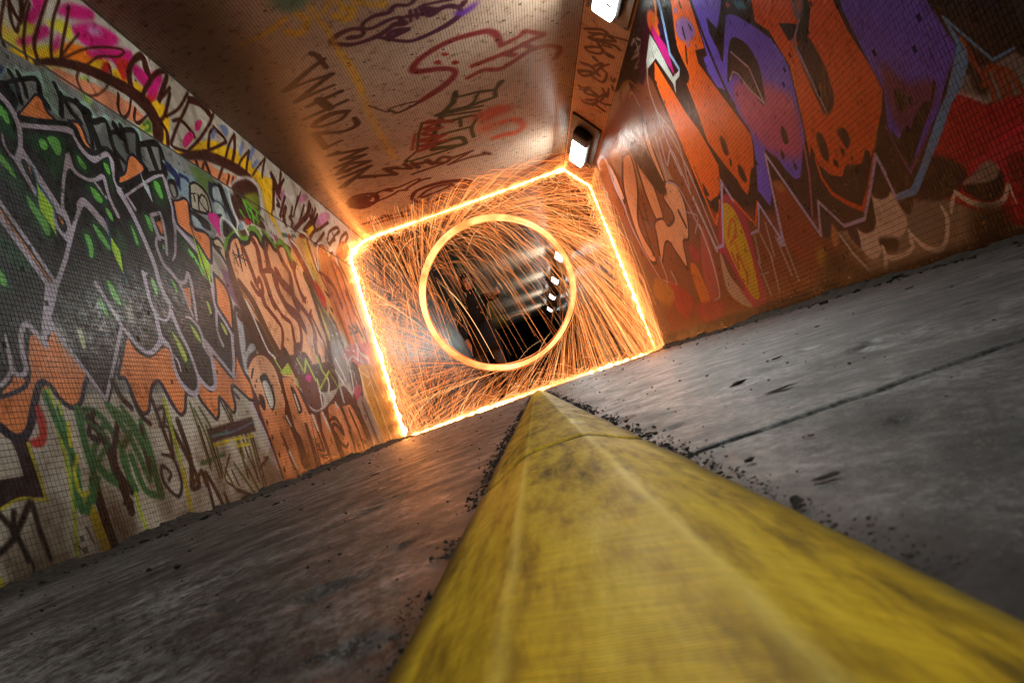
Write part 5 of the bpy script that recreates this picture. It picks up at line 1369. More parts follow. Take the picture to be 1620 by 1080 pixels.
# right
wallR = thing('tiled_wall', 'right wall of small mosaic tiles with big orange and purple graffiti letters', 'wall', (A, 0, 0))
slab(A, A + 0.30, -0.3, Z2, YR0, YN, gR, 'backing', wallR)
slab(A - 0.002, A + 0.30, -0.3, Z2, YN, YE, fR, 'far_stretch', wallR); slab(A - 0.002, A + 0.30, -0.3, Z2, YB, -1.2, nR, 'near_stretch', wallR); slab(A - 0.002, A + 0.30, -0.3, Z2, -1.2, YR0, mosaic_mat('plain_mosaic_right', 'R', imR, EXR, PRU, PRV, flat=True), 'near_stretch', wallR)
k, bu, bv = biggest((YR0, YN), (0.012, Z2), PRU, PRV, R3, 300)
single_tiles(bu, bv, PRU, PRV, R3, mR, wallR, rs, True)
field('mosaic_field', (YR0, YN), (0.012, Z2), PRU, PRV, R3, mR, wallR, rs, skip=k, flip=True)
# ceiling and the sloping soffit that carries the lamps
ceil_ = tag(slab(-A, X1 + 0.02, ZC, ZC + 0.25, YC0, YN, gC, 'ceiling', None), 'mosaic tiled ceiling scrawled with dark and red tags', None, kind='structure')
for y0, y1 in ((YN, YE), (YB, YC0)): slab(-A, X1 + 0.02, ZC - 0.002, ZC + 0.25, y0, y1, fC, 'ceiling_stretch', ceil_)
field('mosaic_field', (YC0, YN), (-A, X1 - 0.004), PC, PC, C3, mC, ceil_, rs, flip=True, gap=0.0036, missing=0.003)
def soffit(y0, y1, mat, off, parent):
    pts = []
    a = H3(np.array([0.0, SLEN]), np.array([0.0, 0.0]), np.array([off, off]))
    prof = [(X1 + sz * off, ZC - sx * off), (A + sz * off, Z2 - sx * off), (A + 0.3, Z2), (A + 0.3, ZC + 0.25), (X1 + 0.02, ZC + 0.25)]
    v = [(x, y, z) for y in (y0, y1) for x, z in prof]; n = len(prof)
    bm = bmesh.new(); bv = [bm.verts.new(p) for p in v]
    bm.faces.new(bv[:n][::-1]); bm.faces.new(bv[n:])
    for i in range(n): bm.faces.new((bv[i], bv[(i + 1) % n], bv[n + (i + 1) % n], bv[n + i]))
    return bm_obj('soffit', bm, mat, parent)
sof = tag(soffit(YH0, YN, gH, 0.0, None), 'narrow sloping soffit between ceiling and right wall', None, kind='structure')
soffit(YN, YE, fH, 0.002, sof); soffit(YB, YH0, fH, 0.002, sof)
def H3b(u, v, o): return H3(u, v, o)
field('mosaic_field', (YH0, YN), (0.004, SLEN - 0.004), PC, PC, H3b, mH, sof, rs, flip=True, gap=0.0030, missing=0.003)

# ------------------------------------------------------------------ FLOOR
n = N('worn_concrete'); p = n.pos(); s = n.sep(p)
pst = n.xyz(s[0], n.math('MULTIPLY', s[1], 0.62), s[2])
big = n.noise(pst, 2.2, 6, 0.6); mid = n.noise(pst, 16.0, 6, 0.62); fin = n.noise(pst, 120.0, 7, 0.78); spk = n.noise(pst, 700.0, 2, 0.5)
c = n.ramp(n.math('ADD', n.math('MULTIPLY', big, 0.45), n.math('MULTIPLY', mid, 0.55)), [(0.40, (0.010, 0.0097, 0.0095)), (0.47, (0.038, 0.037, 0.036)), (0.53, (0.088, 0.086, 0.084)), (0.62, (0.19, 0.185, 0.18))])
c = n.mix(n.rng(fin, 0.43, 0.53, 0.85, 0.0), c, (0.018, 0.017, 0.016, 1)); hs_ = n.n('ShaderNodeHueSaturation'); n.l(c, hs_.inputs['Color']); n.l(n.rng(fin, 0.42, 0.60, 0.5, 1.7), hs_.inputs['Value']); c = hs_.outputs[0]
c = n.mix(n.rng(spk, 0.58, 0.68, 0.0, 0.25), c, (0.36, 0.35, 0.33, 1))
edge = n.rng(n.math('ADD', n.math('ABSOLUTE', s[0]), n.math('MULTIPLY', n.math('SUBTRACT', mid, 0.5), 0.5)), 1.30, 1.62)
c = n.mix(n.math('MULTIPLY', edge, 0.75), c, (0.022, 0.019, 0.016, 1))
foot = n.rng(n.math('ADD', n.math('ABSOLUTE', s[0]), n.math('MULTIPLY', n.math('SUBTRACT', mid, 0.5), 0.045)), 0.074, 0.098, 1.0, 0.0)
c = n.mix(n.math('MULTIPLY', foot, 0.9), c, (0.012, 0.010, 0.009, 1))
hh = n.math('ADD', n.math('MULTIPLY', fin, 0.6), n.math('MULTIPLY', mid, 0.8))
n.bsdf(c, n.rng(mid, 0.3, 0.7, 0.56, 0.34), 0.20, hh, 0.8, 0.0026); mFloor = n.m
ys = [-0.25]
while ys[-1] < YN: ys.append(ys[-1] + max(0.007, 0.011 * abs(ys[-1])))
ys = np.unique(np.concatenate([ys, np.linspace(0.420, 0.440, 21)])); xs = np.concatenate([np.linspace(-A, -0.4, 70), np.linspace(-0.39, 0.39, 131), np.linspace(0.4, A, 70)])
gx, gy = np.meshgrid(xs, ys)
z = 0.0016 * fbm(gx * 3.1 + 40, gy * 3.1 + 9, 5, 11) + 0.0007 * fbm(gx * 60 + 3, gy * 60 + 5, 3, 21)
pit = fbm(gx * 26 + 7, gy * 15 + 3, 2, 31); z -= 0.004 * np.clip(pit - 0.40, 0, 0.2) / 0.2
yc = 0.43 + 0.006 * fbm(gx * 16 + 2, gx * 0 + 3.3, 3, 41)
win = np.clip((gx - 0.07) / 0.01, 0, 1) * np.clip((0.62 - gx) / 0.3, 0, 1)
z += win * (-0.0035 * np.exp(-((gy - yc) / 0.0014) ** 2) + 0.0018 * np.exp(-((gy - yc - 0.007) / 0.005) ** 2))
z -= 0.0012
idx = np.arange(gx.size).reshape(gx.shape)
q = np.stack([idx[:-1, :-1], idx[:-1, 1:], idx[1:, 1:], idx[1:, :-1]], -1).reshape(-1, 4)
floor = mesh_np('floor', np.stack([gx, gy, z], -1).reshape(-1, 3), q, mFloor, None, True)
tag(floor, 'worn grey concrete floor of the underpass', None, kind='structure')
sheet('floor_stretch', [(-A, YN, -0.002), (A, YN, -0.002), (A, YE, -0.002), (-A, YE, -0.002)], mFloor, floor)
sheet('floor_stretch', [(-A, YB, -0.002), (A, YB, -0.002), (A, -0.25, -0.002), (-A, -0.25, -0.002)], mFloor, floor)
gnd = sheet('ground', [(-150, -150, -0.35), (150, -150, -0.35), (150, 250, -0.35), (-150, 250, -0.35)], plain('earth', (0.05, 0.045, 0.035), 0.95, 0.2, 0, 0.5, 1.5)); tag(gnd, 'dark ground outside the underpass', None, kind='structure')
pth = slab(-3.2, 3.2, -0.34, -0.006, YE, YE + 12, mFloor, 'path', None); tag(pth, 'concrete path outside the far mouth', None, kind='structure')
pth2 = slab(-3.2, 3.2, -0.34, -0.006, YB - 12, YB, mFloor, 'path', None); tag(pth2, 'concrete path outside the near mouth', None, kind='structure')

# ------------------------------------------------------------------ KERB: low yellow delineator strip
n = N('yellow_road_paint'); p = n.pos(); s = n.sep(p)
a1 = n.noise(n.xyz(s[0], n.math('MULTIPLY', s[1], 0.17), s[2]), 90.0, 7, 0.72); a2 = n.noise(n.xyz(s[0], n.math('MULTIPLY', s[1], 0.22), s[2]), 30.0, 5, 0.6)
streak = n.noise(n.xyz(n.math('MULTIPLY', s[0], 30.0), n.math('ADD', n.math('MULTIPLY', s[1], 420.0), n.math('MULTIPLY', s[0], 260.0)), 0.0), 1.0, 3, 0.55)
c = n.ramp(n.math('ADD', n.math('MULTIPLY', a1, 0.6), n.math('MULTIPLY', a2, 0.4)), [(0.35, (0.10, 0.060, 0.008)), (0.44, (0.38, 0.23, 0.012)), (0.52, (0.66, 0.42, 0.018)), (0.62, (0.84, 0.58, 0.04))])
c = n.mix(n.rng(streak, 0.38, 0.62, 0.28, 0.0), c, (0.16, 0.10, 0.012, 1))
ph = n.math('MULTIPLY', n.math('ADD', n.math('MULTIPLY', s[1], 0.93), n.math('MULTIPLY', s[0], 0.36)), 3900.0)
weave = n.math('MULTIPLY', n.math('ADD', n.math('SINE', n.math('ADD', ph, n.math('MULTIPLY', a1, 9.0))), 1.0), 0.5)
c = n.mix(n.math('MULTIPLY', n.math('MULTIPLY', weave, n.rng(a2, 0.35, 0.6, 0.15, 0.6)), 0.9), c, (0.66, 0.58, 0.40, 1), 'MULTIPLY')
ridge = n.rng(n.math('ABSOLUTE', n.math('SUBTRACT', n.math('ABSOLUTE', s[0]), n.math('ADD', 0.0245, n.math('MULTIPLY', n.math('SUBTRACT', a1, 0.5), 0.006)))), 0.0, 0.0034, 1.0, 0.0)
c = n.mix(n.math('MULTIPLY', ridge, n.rng(a2, 0.3, 0.6, 0.1, 0.6)), c, (0.88, 0.66, 0.13, 1))
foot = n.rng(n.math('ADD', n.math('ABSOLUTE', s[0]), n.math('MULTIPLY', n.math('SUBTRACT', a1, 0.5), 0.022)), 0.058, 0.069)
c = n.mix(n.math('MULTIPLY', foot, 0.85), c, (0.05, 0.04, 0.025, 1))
prof_ = n.math('MINIMUM', 0.0196, n.math('SUBTRACT', 0.0196, n.math('MULTIPLY', n.math('SUBTRACT', n.math('ABSOLUTE', s[0]), 0.0225), 0.43)))
c = n.mix(n.rng(n.math('SUBTRACT', prof_, s[2]), 0.0016, 0.0034), c, (0.018, 0.014, 0.010, 1))        # dirt packed in the joints
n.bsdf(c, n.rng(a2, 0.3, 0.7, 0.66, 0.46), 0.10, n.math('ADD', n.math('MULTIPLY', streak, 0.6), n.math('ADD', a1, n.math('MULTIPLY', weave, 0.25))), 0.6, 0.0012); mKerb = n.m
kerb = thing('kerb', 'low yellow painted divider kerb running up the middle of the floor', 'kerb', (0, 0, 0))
KP = [(-0.0675, -0.004), (-0.0672, 0.0012), (-0.055, 0.0056), (-0.041, 0.0122), (-0.0295, 0.0176), (-0.0262, 0.0189), (-0.0225, 0.0196), (-0.012, 0.0199), (0.0, 0.0200)]
KP = KP + [(-x, z) for x, z in KP[-2::-1]]
KP = np.array(KP)
def kerb_block(y0, y1):
    st = [y0]
    while st[-1] < y1: st.append(min(y1, st[-1] + max(0.004, 0.016 * abs(st[-1]))))
    st = np.array(st); K = len(KP)
    X = np.repeat(KP[None, :, 0], len(st), 0); Z = np.repeat(KP[None, :, 1], len(st), 0); Y = np.repeat(st[:, None], K, 1)
    env = np.clip(1 - np.abs(X) / 0.069, 0, 1) ** 0.3
    Z = Z + 0.0009 * fbm(X * 40 + 5, Y * 14 + 5, 4, 61) * env + 0.0005 * fbm(X * 150, Y * 120, 2, 71) * env
    X = X + 0.0022 * fbm(X * 0 + np.sign(X) * 3 + 10, Y * 9 + 4, 4, 81)
    for e, sg in ((y0, 1), (y1, -1)):
        dz = np.clip(1 - np.abs(Y - e) / 0.006, 0, 1); Z = Z - dz * 0.008
        Y = Y + (np.abs(Y - e) < 1e-6) * (0.10 * X + 0.004 * fbm(X * 60, X * 0 + e, 2, 83))
    ix = np.arange(X.size).reshape(X.shape)
    q = np.stack([ix[:-1, :-1], ix[:-1, 1:], ix[1:, 1:], ix[1:, :-1]], -1).reshape(-1, 4)
    return mesh_np('kerb_block', np.stack([X, Y, Z], -1).reshape(-1, 3), q, mKerb, kerb, True)
edges = [-0.9, 0.5735, 2.35, 4.2, 6.1, 8.0] + [8.0 + 2 * i for i in range(1, 12)]
for a_, b_ in zip(edges[:-1], edges[1:]): kerb_block(a_ + 0.0055, b_ - 0.0055)

mDirt_ = plain('joint_dirt', (0.020, 0.016, 0.012), 0.95, 0.1)
for e_ in edges[1:4]:
    yy_ = np.array([e_ - 0.0085, e_ + 0.0085]); K_ = len(KP)
    X_ = np.repeat(KP[None, :, 0], 2, 0); Y_ = yy_[:, None] + 0.10 * X_; Z_ = np.repeat(KP[None, :, 1], 2, 0) - 0.0012
    ix_ = np.arange(2 * K_).reshape(2, K_)
    mesh_np('joint_filler', np.stack([X_, Y_, Z_], -1).reshape(-1, 3), np.stack([ix_[:-1, :-1], ix_[:-1, 1:], ix_[1:, 1:], ix_[1:, :-1]], -1).reshape(-1, 4), mDirt_, kerb)

# ------------------------------------------------------------------ DIRT, GRIT, STONES
mDirt = plain('damp_dirt', (0.028, 0.023, 0.018), 0.95, 0.25, 0, 0.6, 60.0)
def dirt_bank(side, y0, y1, name):
    st = np.linspace(y0, y1, int((y1 - y0) / 0.02)); pr = np.linspace(0, 1, 12)
    T, Y = np.meshgrid(pr, st)
    w = 0.15 + 0.08 * fbm(Y * 1.7, Y * 0 + side * 3 + 9, 3, 101); h = 0.030 + 0.030 * fbm(Y * 2.3, Y * 0 + side * 5 + 9, 4, 111)
    h = np.maximum(h, 0.004)
    X = side * (A + 0.004 - T * w); Z = h * (1 - T) ** 1.4 * (1 + 0.7 * fbm(T * 7 + 3, Y * 22, 3, 121)) - 0.004 * T
    ix = np.arange(X.size).reshape(X.shape); q = np.stack([ix[:-1, :-1], ix[:-1, 1:], ix[1:, 1:], ix[1:, :-1]], -1).reshape(-1, 4)
    o = mesh_np(name, np.stack([X, Y, Z], -1).reshape(-1, 3), q, mDirt); o['kind'] = 'stuff'; o['label'] = 'dark damp dirt banked along the foot of the %s wall' % ('left' if side < 0 else 'right'); o['category'] = 'dirt'
    return o
dirt_bank(-1, 1.2, YN, 'dirt'); dirt_bank(1, 1.0, YN, 'dirt')
ICO = bmesh.new(); bmesh.ops.create_icosphere(ICO, subdivisions=1, radius=1.0)
IV = np.array([v.co[:] for v in ICO.verts]); IF = np.array([[v.index for v in f.verts] for f in ICO.faces]); ICO.free()
def lumps(P, S, seed):
    r = np.random.default_rng(seed); n_ = len(P)
    v = IV[None] * (1 + 0.35 * r.normal(size=(n_, len(IV), 1)).clip(-1.5, 1.5)); sc = S[:, None] * np.stack([r.uniform(.7, 1.5, n_), r.uniform(.7, 1.5, n_), r.uniform(.35, .8, n_)], -1)
    v = v * sc[:, None]; a = r.uniform(0, 6.28, n_); ca, sa = np.cos(a)[:, None], np.sin(a)[:, None]
    v = np.stack([v[..., 0] * ca - v[..., 1] * sa, v[..., 0] * sa + v[..., 1] * ca, v[..., 2]], -1) + P[:, None]
    return v.reshape(-1, 3), (IF[None] + (np.arange(n_) * len(IV))[:, None, None]).reshape(-1, 3)
P, S = [], []
r = np.random.default_rng(5)
for sd in (-1, 1):                                # crumbs caught along both feet of the kerb
    y = np.exp(r.uniform(math.log(0.16), math.log(6.0), 1500)); x = sd * (0.0675 + np.abs(r.normal(0, 0.006, 1500)) * (1 + 0.3 * y)); s_ = np.clip(r.lognormal(math.log(0.0010), 0.6, 1500) * np.minimum(y, 1.6) ** 0.9, 0.0002, 0.0024)
    keep = fbm(y * 9, y * 0 + 5 + sd, 3, 131) > -0.25
    P.append(np.stack([x, y, s_ * 0.2], -1)[keep]); S.append(s_[keep])
y = np.exp(r.uniform(math.log(0.25), math.log(9.0), 1300)); x = r.uniform(-1.5, 1.5, 1300); x = np.where(np.abs(x) < 0.08, x + 0.2, x); s_ = np.clip(r.lognormal(math.log(0.0010), 0.6, 1300) * (0.35 + 0.35 * y), 0.0004, 0.008)
P.append(np.stack([x, y, s_ * 0.15], -1)); S.append(s_)
y = r.uniform(1.3, 9.0, 500); sd = r.choice([-1, 1], 500); x = sd * (1.62 - np.abs(r.normal(0, 0.14, 500))); s_ = r.lognormal(math.log(0.005), 0.5, 500).clip(0.002, 0.02)
P.append(np.stack([x, y, s_ * 0.3], -1)); S.append(s_)
gv, gf = lumps(np.vstack(P), np.concatenate(S), 8)
grit = mesh_np('grit', gv, gf, mDirt); tag(grit, 'dark grit and crumbs scattered over the floor and along the kerb', 'grit', kind='stuff')
STN = ((0.092, 0.275, 0.0036, 2.0), (0.087, 0.355, 0.0030, 2.0), (0.205, 0.78, 0.008, 1.5), (0.190, 0.60, 0.0058, 2.4), (0.075, 0.315, 0.0020, 1.2), (-0.076, 0.26, 0.0020, 1.4), (-0.079, 0.30, 0.0016, 1.2), (-0.073, 0.215, 0.0016, 1.5), (0.18, 0.345, 0.0016, 1.0), (-0.62, 1.05, 0.008, 1.8), (-0.40, 1.6, 0.009, 1.6), (-0.75, 1.9, 0.012, 1.3), (0.31, 0.95, 0.006, 1.4), (0.55, 1.4, 0.007, 1.3), (0.9, 1.7, 0.009, 1.2), (0.142, 0.21, 0.0018, 1.0))
for i, (x, y, sz_, el) in enumerate(STN):
    sz_ *= 0.72
    v, f = lumps(np.zeros((1, 3)), np.array([sz_]), 200 + i); v[:, 0] *= el; v[:, 2] *= 0.55
    o = mesh_np('stone', v, f, mDirt, None, False); o.location = (x, y, sz_ * 0.12)
    tag(o, 'small dark stone lying on the grey concrete floor', 'stone', 'dark stones on the floor')

# ------------------------------------------------------------------ LAMPS on the soffit
mPlate = plain('grimy_steel', (0.07, 0.055, 0.045), 0.55, 0.5, 0.3, 0.5, 14.0); mDark = plain('black_rubber', (0.015, 0.015, 0.016), 0.6, 0.3)
mLit = glow('fluorescent_diffuser', (0.93, 1.0, 0.95), 14.0, 'NONE'); mSide = glow('fluorescent_side', (0.93, 1.0, 0.95), 9.0, 'NONE'); mOff = plain('dead_diffuser', (0.32, 0.31, 0.27), 0.35, 0.5)
uS = Vector((sx, 0, sz)); nS = Vector((sz, 0, -sx)); yS = Vector((0, 1, 0))
LR = Matrix((uS, yS, nS)).transposed()             # columns: across the soffit, along the tunnel, out of it
def lamp(lit):
    t = bpy.data.objects.new('bulkhead_lamp', None); link(t); t['_local'] = 1
    bm = bmesh.new(); add_box(bm, (0, 0, 0.014), (0.40, 1.42, 0.020), None, 0.004); bm_obj('back_plate', bm, mPlate, t)
    bm = bmesh.new(); add_box(bm, (0, 0.06, 0.050), (0.24, 0.96, 0.05), None, 0.010); bm_obj('housing', bm, mDark, t)
    bm = bmesh.new(); add_box(bm, (0, -0.36, 0.085), (0.22, 0.26, 0.10), None, 0.03); bm_obj('end_cap', bm, mDark, t, True)
    bm = bmesh.new(); add_box(bm, (0, 0.145, 0.105), (0.19, 0.74, 0.075), None, 0.024); d = bm_obj('diffuser', bm, [mLit, mSide] if lit else mOff, t, True)
    if lit:
        for f_ in d.data.polygons: f_.material_index = 0 if f_.normal.z > 0.6 else 1
        la = bpy.data.lights.new('tube_light', 'AREA'); la.shape = 'RECTANGLE'; la.size = 0.15; la.size_y = 0.68; la.energy = 62.0; la.color = (0.93, 1.0, 0.95)
        lo = bpy.data.objects.new('tube_light', la); link(lo, t); lo.location = (0, 0.145, 0.1430); lo.rotation_euler = (math.pi, 0, 0)
    for sx_, sy_ in ((-1, -1), (1, -1), (1, 1), (-1, 1)):
        bm = bmesh.new(); bmesh.ops.create_cone(bm, cap_ends=True, segments=8, radius1=0.011, radius2=0.009, depth=0.008, matrix=Matrix.Translation((sx_ * 0.18, sy_ * 0.68, 0.028))); bm_obj('bolt', bm, mDark, t)
    if lit:
        for j, (a0, b0) in enumerate(((0.02, 0.05), (0.05, 0.12), (0.02, 0.18), (0.055, 0.28))):
            bm = bmesh.new(); add_box(bm, (a0, b0, 0.1445), (0.040, 0.034, 0.0020), Matrix.Rotation(0.5 + j, 3, 'Z')); bm_obj('scrap_sticker', bm, mDark, d)
    return t
protos = {True: lamp(True), False: lamp(False)}; used = {True: False, False: False}
def copy_tree(o, parent=None):
    c_ = o.copy(); COL.objects.link(c_); c_.parent = parent
    for ch in [x for x in bpy.data.objects if x.parent == o]: copy_tree(ch, c_)
    return c_
LAMPS = ((-5.3, True, 'lit white bulkhead lamp on the soffit far behind the camera'), (-1.7, True, 'lit white bulkhead lamp on the soffit just behind the camera'), (1.75, False, 'dead bulkhead lamp on the soffit above the camera'),
 (5.0, True, 'nearest lit bulkhead lamp, cut by the top edge of the picture'), (8.75, True, 'lit bulkhead lamp on a dark plate at the top right corner of the sparks'), (12.3, False, 'unlit bulkhead lamp on the soffit behind the sparks'),
 (15.9, True, 'lit lamp seen against the upper right rim of the fire ring'), (19.5, True, 'highest lit lamp inside the fire ring'), (23.1, True, 'middle lit lamp inside the fire ring'), (26.9, True, 'lowest and farthest lit lamp inside the fire ring'))
for y, lit, lab in LAMPS:
    o = protos[lit] if not used[lit] else copy_tree(protos[lit]); used[lit] = True
    mid_ = Vector((X1, y, ZC)) + uS * (SLEN * 0.52) + nS * 0.004
    o.matrix_world = Matrix.Translation(mid_) @ LR.to_4x4()
    tag(o, lab, 'lamp', 'bulkhead lamps along the right soffit')

# ------------------------------------------------------------------ FAR MOUTH
fence = thing('mesh_fence', 'dark wire mesh fence standing in the night beyond the far end of the tunnel', 'fence', (0, 36.0, -0.01))
mWire = plain('galvanised_wire', (0.20, 0.20, 0.19), 0.5, 0.5, 0.6)
for x in np.linspace(-4.0, 4.0, 6):
    bm = bmesh.new(); bmesh.ops.create_cone(bm, cap_ends=True, segments=10, radius1=0.03, radius2=0.03, depth=2.4, matrix=Matrix.Translation((x, 36.0, 1.19))); bm_obj('post', bm, mWire, fence)
pa = [[(x, 36.0, 0.05), (x, 36.0, 2.3)] for x in np.arange(-4, 4.01, 0.2)] + [[(-4, 36.01, z), (4, 36.01, z)] for z in np.arange(0.1, 2.4, 0.2)]
v, q = tubes(np.array(pa), 0.006, 4); w_ = mesh_np('wire_mesh', v, q, mWire, fence); w_['kind'] = 'stuff'
bank = slab(-14, 14, -0.5, 3.4, 40.0, 41.0, plain('dark_brick', (0.035, 0.03, 0.028), 0.9, 0.2), 'retaining_wall', None); tag(bank, 'dark retaining wall in the night beyond the mesh fence', 'wall')

RING_E, SPK_E, CORE_E = 1.9, 2.0, 66.0
NSPARK, NSLOW, NFR1, NFR2, NFR3 = 850, 1700, 8600, 500, 300

# ------------------------------------------------------------------ FIRE RING
RC = np.array([-0.065, 9.2, 1.38]); RR = 0.976
th = np.linspace(0, 2 * math.pi, 120, endpoint=False)
def ring_path(rad, dy, wob, seed):
    w = wob * (vnoise(np.cos(th) * 2 + 5, np.sin(th) * 2 + 5, seed)); R_ = rad + w
    return np.stack([RC[0] + R_ * np.cos(th), RC[1] + dy + 0 * th, RC[2] + R_ * np.sin(th)], -1)
ring = thing('fire_ring', 'glowing golden ring of burning steel wool whirled in a circle', 'light trail', tuple(RC))
def band_mat(name, c0, c1, lo, hi, sc):
    n = N(name); p_ = n.pos(); nz = n.noise(p_, sc, 3, 0.6)
    e = n.n('ShaderNodeEmission'); n.l(n.mix(n.rng(nz, 0.35, 0.65), (*c0, 1), (*c1, 1)), e.inputs[0]); n.l(n.rng(nz, 0.35, 0.68, lo, hi), e.inputs[1])
    n.l(e.outputs[0], n.out.inputs[0]); return n.m
mRing = band_mat('burning_wool', (1.0, 0.26, 0.06), (1.0, 0.40, 0.15), RING_E * 0.8, RING_E * 1.7, 2.2)
mRing2 = band_mat('burning_wool_edge', (1.0, 0.17, 0.025), (1.0, 0.28, 0.06), RING_E * 0.4, RING_E * 1.0, 3.0)
rr_ = np.random.default_rng(21)
for k_, (off, r_, m_, nm_) in enumerate(((0.0, 0.024, mRing, 'hot_band'), (0.022, 0.013, mRing, 'hot_band'), (-0.024, 0.015, mRing, 'hot_band'), (0.038, 0.003, mRing2, 'outer_strand'), (-0.046, 0.005, mRing2, 'inner_strand'))):
    pa_ = ring_path(RR + off, 0.006 * k_, 0.016, 30 + k_); pa_[:, 0] += rr_.normal(0, 0.004); pa_[:, 2] += rr_.normal(0, 0.004)
    rd_ = r_ * (1 + 0.7 * vnoise(np.cos(th) * 3 + 9, np.sin(th) * 3 + 9 + k_, 60 + k_))
    v, q = tubes(pa_[None], rd_[None], 7, True); mesh_np(nm_, v, q, m_, ring, True)

# ------------------------------------------------------------------ SPARKS: thrown tangentially, falling, bouncing off floor, walls and ceiling
def inside(p):
    s_ = (p[:, 0] - X1) * (-sz) + (p[:, 2] - ZC) * sx     # > 0 past the soffit plane
    return s_
def simulate(n_, seed, sp=(5.5, 13.0), life=(0.25, 1.1), rest=0.32, ysd=0.55):
    r = np.random.default_rng(seed)
    a = r.uniform(0, 2 * math.pi, n_)
    p = np.stack([RC[0] + RR * np.cos(a), RC[1] + r.normal(0, 0.05, n_), RC[2] + RR * np.sin(a)], -1)
    v = np.stack([np.sin(a), 0 * a, -np.cos(a)], -1) * r.uniform(sp[0], sp[1], n_)[:, None]
    out = np.stack([np.cos(a), 0 * a, np.sin(a)], -1)
    v = v + out * r.normal(0.6, 1.0, n_)[:, None]; v[:, 1] += r.normal(0.0, ysd, n_) + 0.14 * v[:, 2] + 0.06 * v[:, 0]
    dt = 0.005; steps = 230; T = r.uniform(life[0], life[1], n_)
    H_ = np.empty((steps, n_, 3)); hit = np.full(n_, 9.9); hp = np.zeros((n_, 3)); kind = np.zeros(n_, int)
    for k in range(steps):
        H_[k] = p
        v[:, 2] -= 9.8 * dt; v *= (1 - 0.9 * dt)
        p = p + v * dt
        for ax, lim, sg in ((0, -A + 0.008, -1), (0, A - 0.008, 1), (2, 0.006, -1), (2, ZC - 0.008, 1)):
            m = (p[:, ax] - lim) * sg > 0
            if m.any():
                p[m, ax] = lim; v[m, ax] *= -rest * r.uniform(0.2, 1.0, m.sum())
                v[m] *= r.uniform(0.35, 0.8, m.sum())[:, None]; v[m] += r.normal(0, 0.35, (m.sum(), 3))
                f = m & (hit > 9); hit[f] = k * dt; hp[f] = p[f]; kind[f] = 1 + ax + (2 if sg > 0 else 0)
        d = (p[:, 0] - X1) * (-sz) + (p[:, 2] - ZC) * sx
        m = d > -0.01
        if m.any():
            nn = np.array([-sz, 0, sx]); p[m] -= (d[m] + 0.012)[:, None] * nn; vn = v[m] @ nn
            v[m] -= (1 + rest * 0.5) * vn[:, None] * nn; v[m] *= 0.6
            f = m & (hit > 9); hit[f] = k * dt; hp[f] = p[f]; kind[f] = 9
    return H_, T, hit, hp, kind, dt
def streaks(H_, t0, t1, dt, K):
    S_ = H_.shape[0]; f = np.linspace(0, 1, K)[None]
    t = np.clip((t0[:, None] + (t1 - t0)[:, None] * f) / dt, 0, S_ - 1.001); i = t.astype(int); fr = (t - i)[..., None]
    n_ = np.arange(H_.shape[1])[:, None]
    return H_[i, n_] * (1 - fr) + H_[i + 1, n_] * fr
mSpk = [glow('spark_orange', (1.0, 0.25, 0.055), SPK_E, 'NONE'), glow('spark_amber', (1.0, 0.32, 0.085), SPK_E * 1.3, 'NONE'), glow('spark_pale', (1.0, 0.50, 0.20), SPK_E * 1.5, 'NONE')]
mHot = [glow('struck_orange', (1.0, 0.26, 0.055), SPK_E * 1.3, 'NONE'), glow('struck_amber', (1.0, 0.34, 0.09), SPK_E * 1.6, 'NONE'), glow('struck_pale', (1.0, 0.48, 0.18), SPK_E * 2.0, 'NONE')]
def spark_mesh(name, paths, rad, taper, seed, parent=None, hot_=False):
    r = np.random.default_rng(seed); n_, K, _ = paths.shape
    prof = np.sin(np.linspace(0.12, 1.0, K) * math.pi * 0.93) ** 0.5 if taper else np.ones(K)
    v, q = tubes(paths, rad[:, None] * prof[None], 3)
    o = mesh_np(name, v, q, None, parent, False, mHot if hot_ else mSpk, None)
    mi = np.repeat(r.choice(3, n_, p=[0.6, 0.3, 0.1]), (K - 1) * 3).astype(np.int32)
    o.data.polygons.foreach_set('material_index', mi); o.data.update()
    return o
r = np.random.default_rng(77)
H_, T, hit, hp, kind, dt = simulate(NSPARK, 11)
t0 = r.uniform(0, 0.25, NSPARK) * T; t1 = np.minimum(t0 + r.uniform(0.10, 0.45, NSPARK), 1.12)
bounce = r.random(NSPARK) < 0.5
t1 = np.where(bounce, t1, np.minimum(t1, hit + 0.01)); t0 = np.minimum(t0, t1 - 0.04).clip(0)
spark_shower = spark_mesh('spark_shower', streaks(H_, t0, t1, dt, 12), r.lognormal(math.log(0.00072), 0.5, NSPARK).clip(0.0004, 0.003), True, 5)
tag(spark_shower, 'orange shower of thin spark trails flying out from the fire ring', 'sparks', kind='stuff')
# slow sparks that rise, fall and drop back through the ring
H_, T, hit, hp, kind, dt = simulate(NSLOW, 12, sp=(1.5, 5.0), life=(0.5, 1.1), ysd=0.5)
t0 = r.uniform(0.05, 0.5, NSLOW); t1 = np.minimum(t0 + r.uniform(0.15, 0.5, NSLOW), 1.12)
o = spark_mesh('falling_sparks', streaks(H_, t0, t1, dt, 12), r.lognormal(math.log(0.00075), 0.45, NSLOW).clip(0.0007, 0.003), True, 6, spark_shower); o['kind'] = 'stuff'

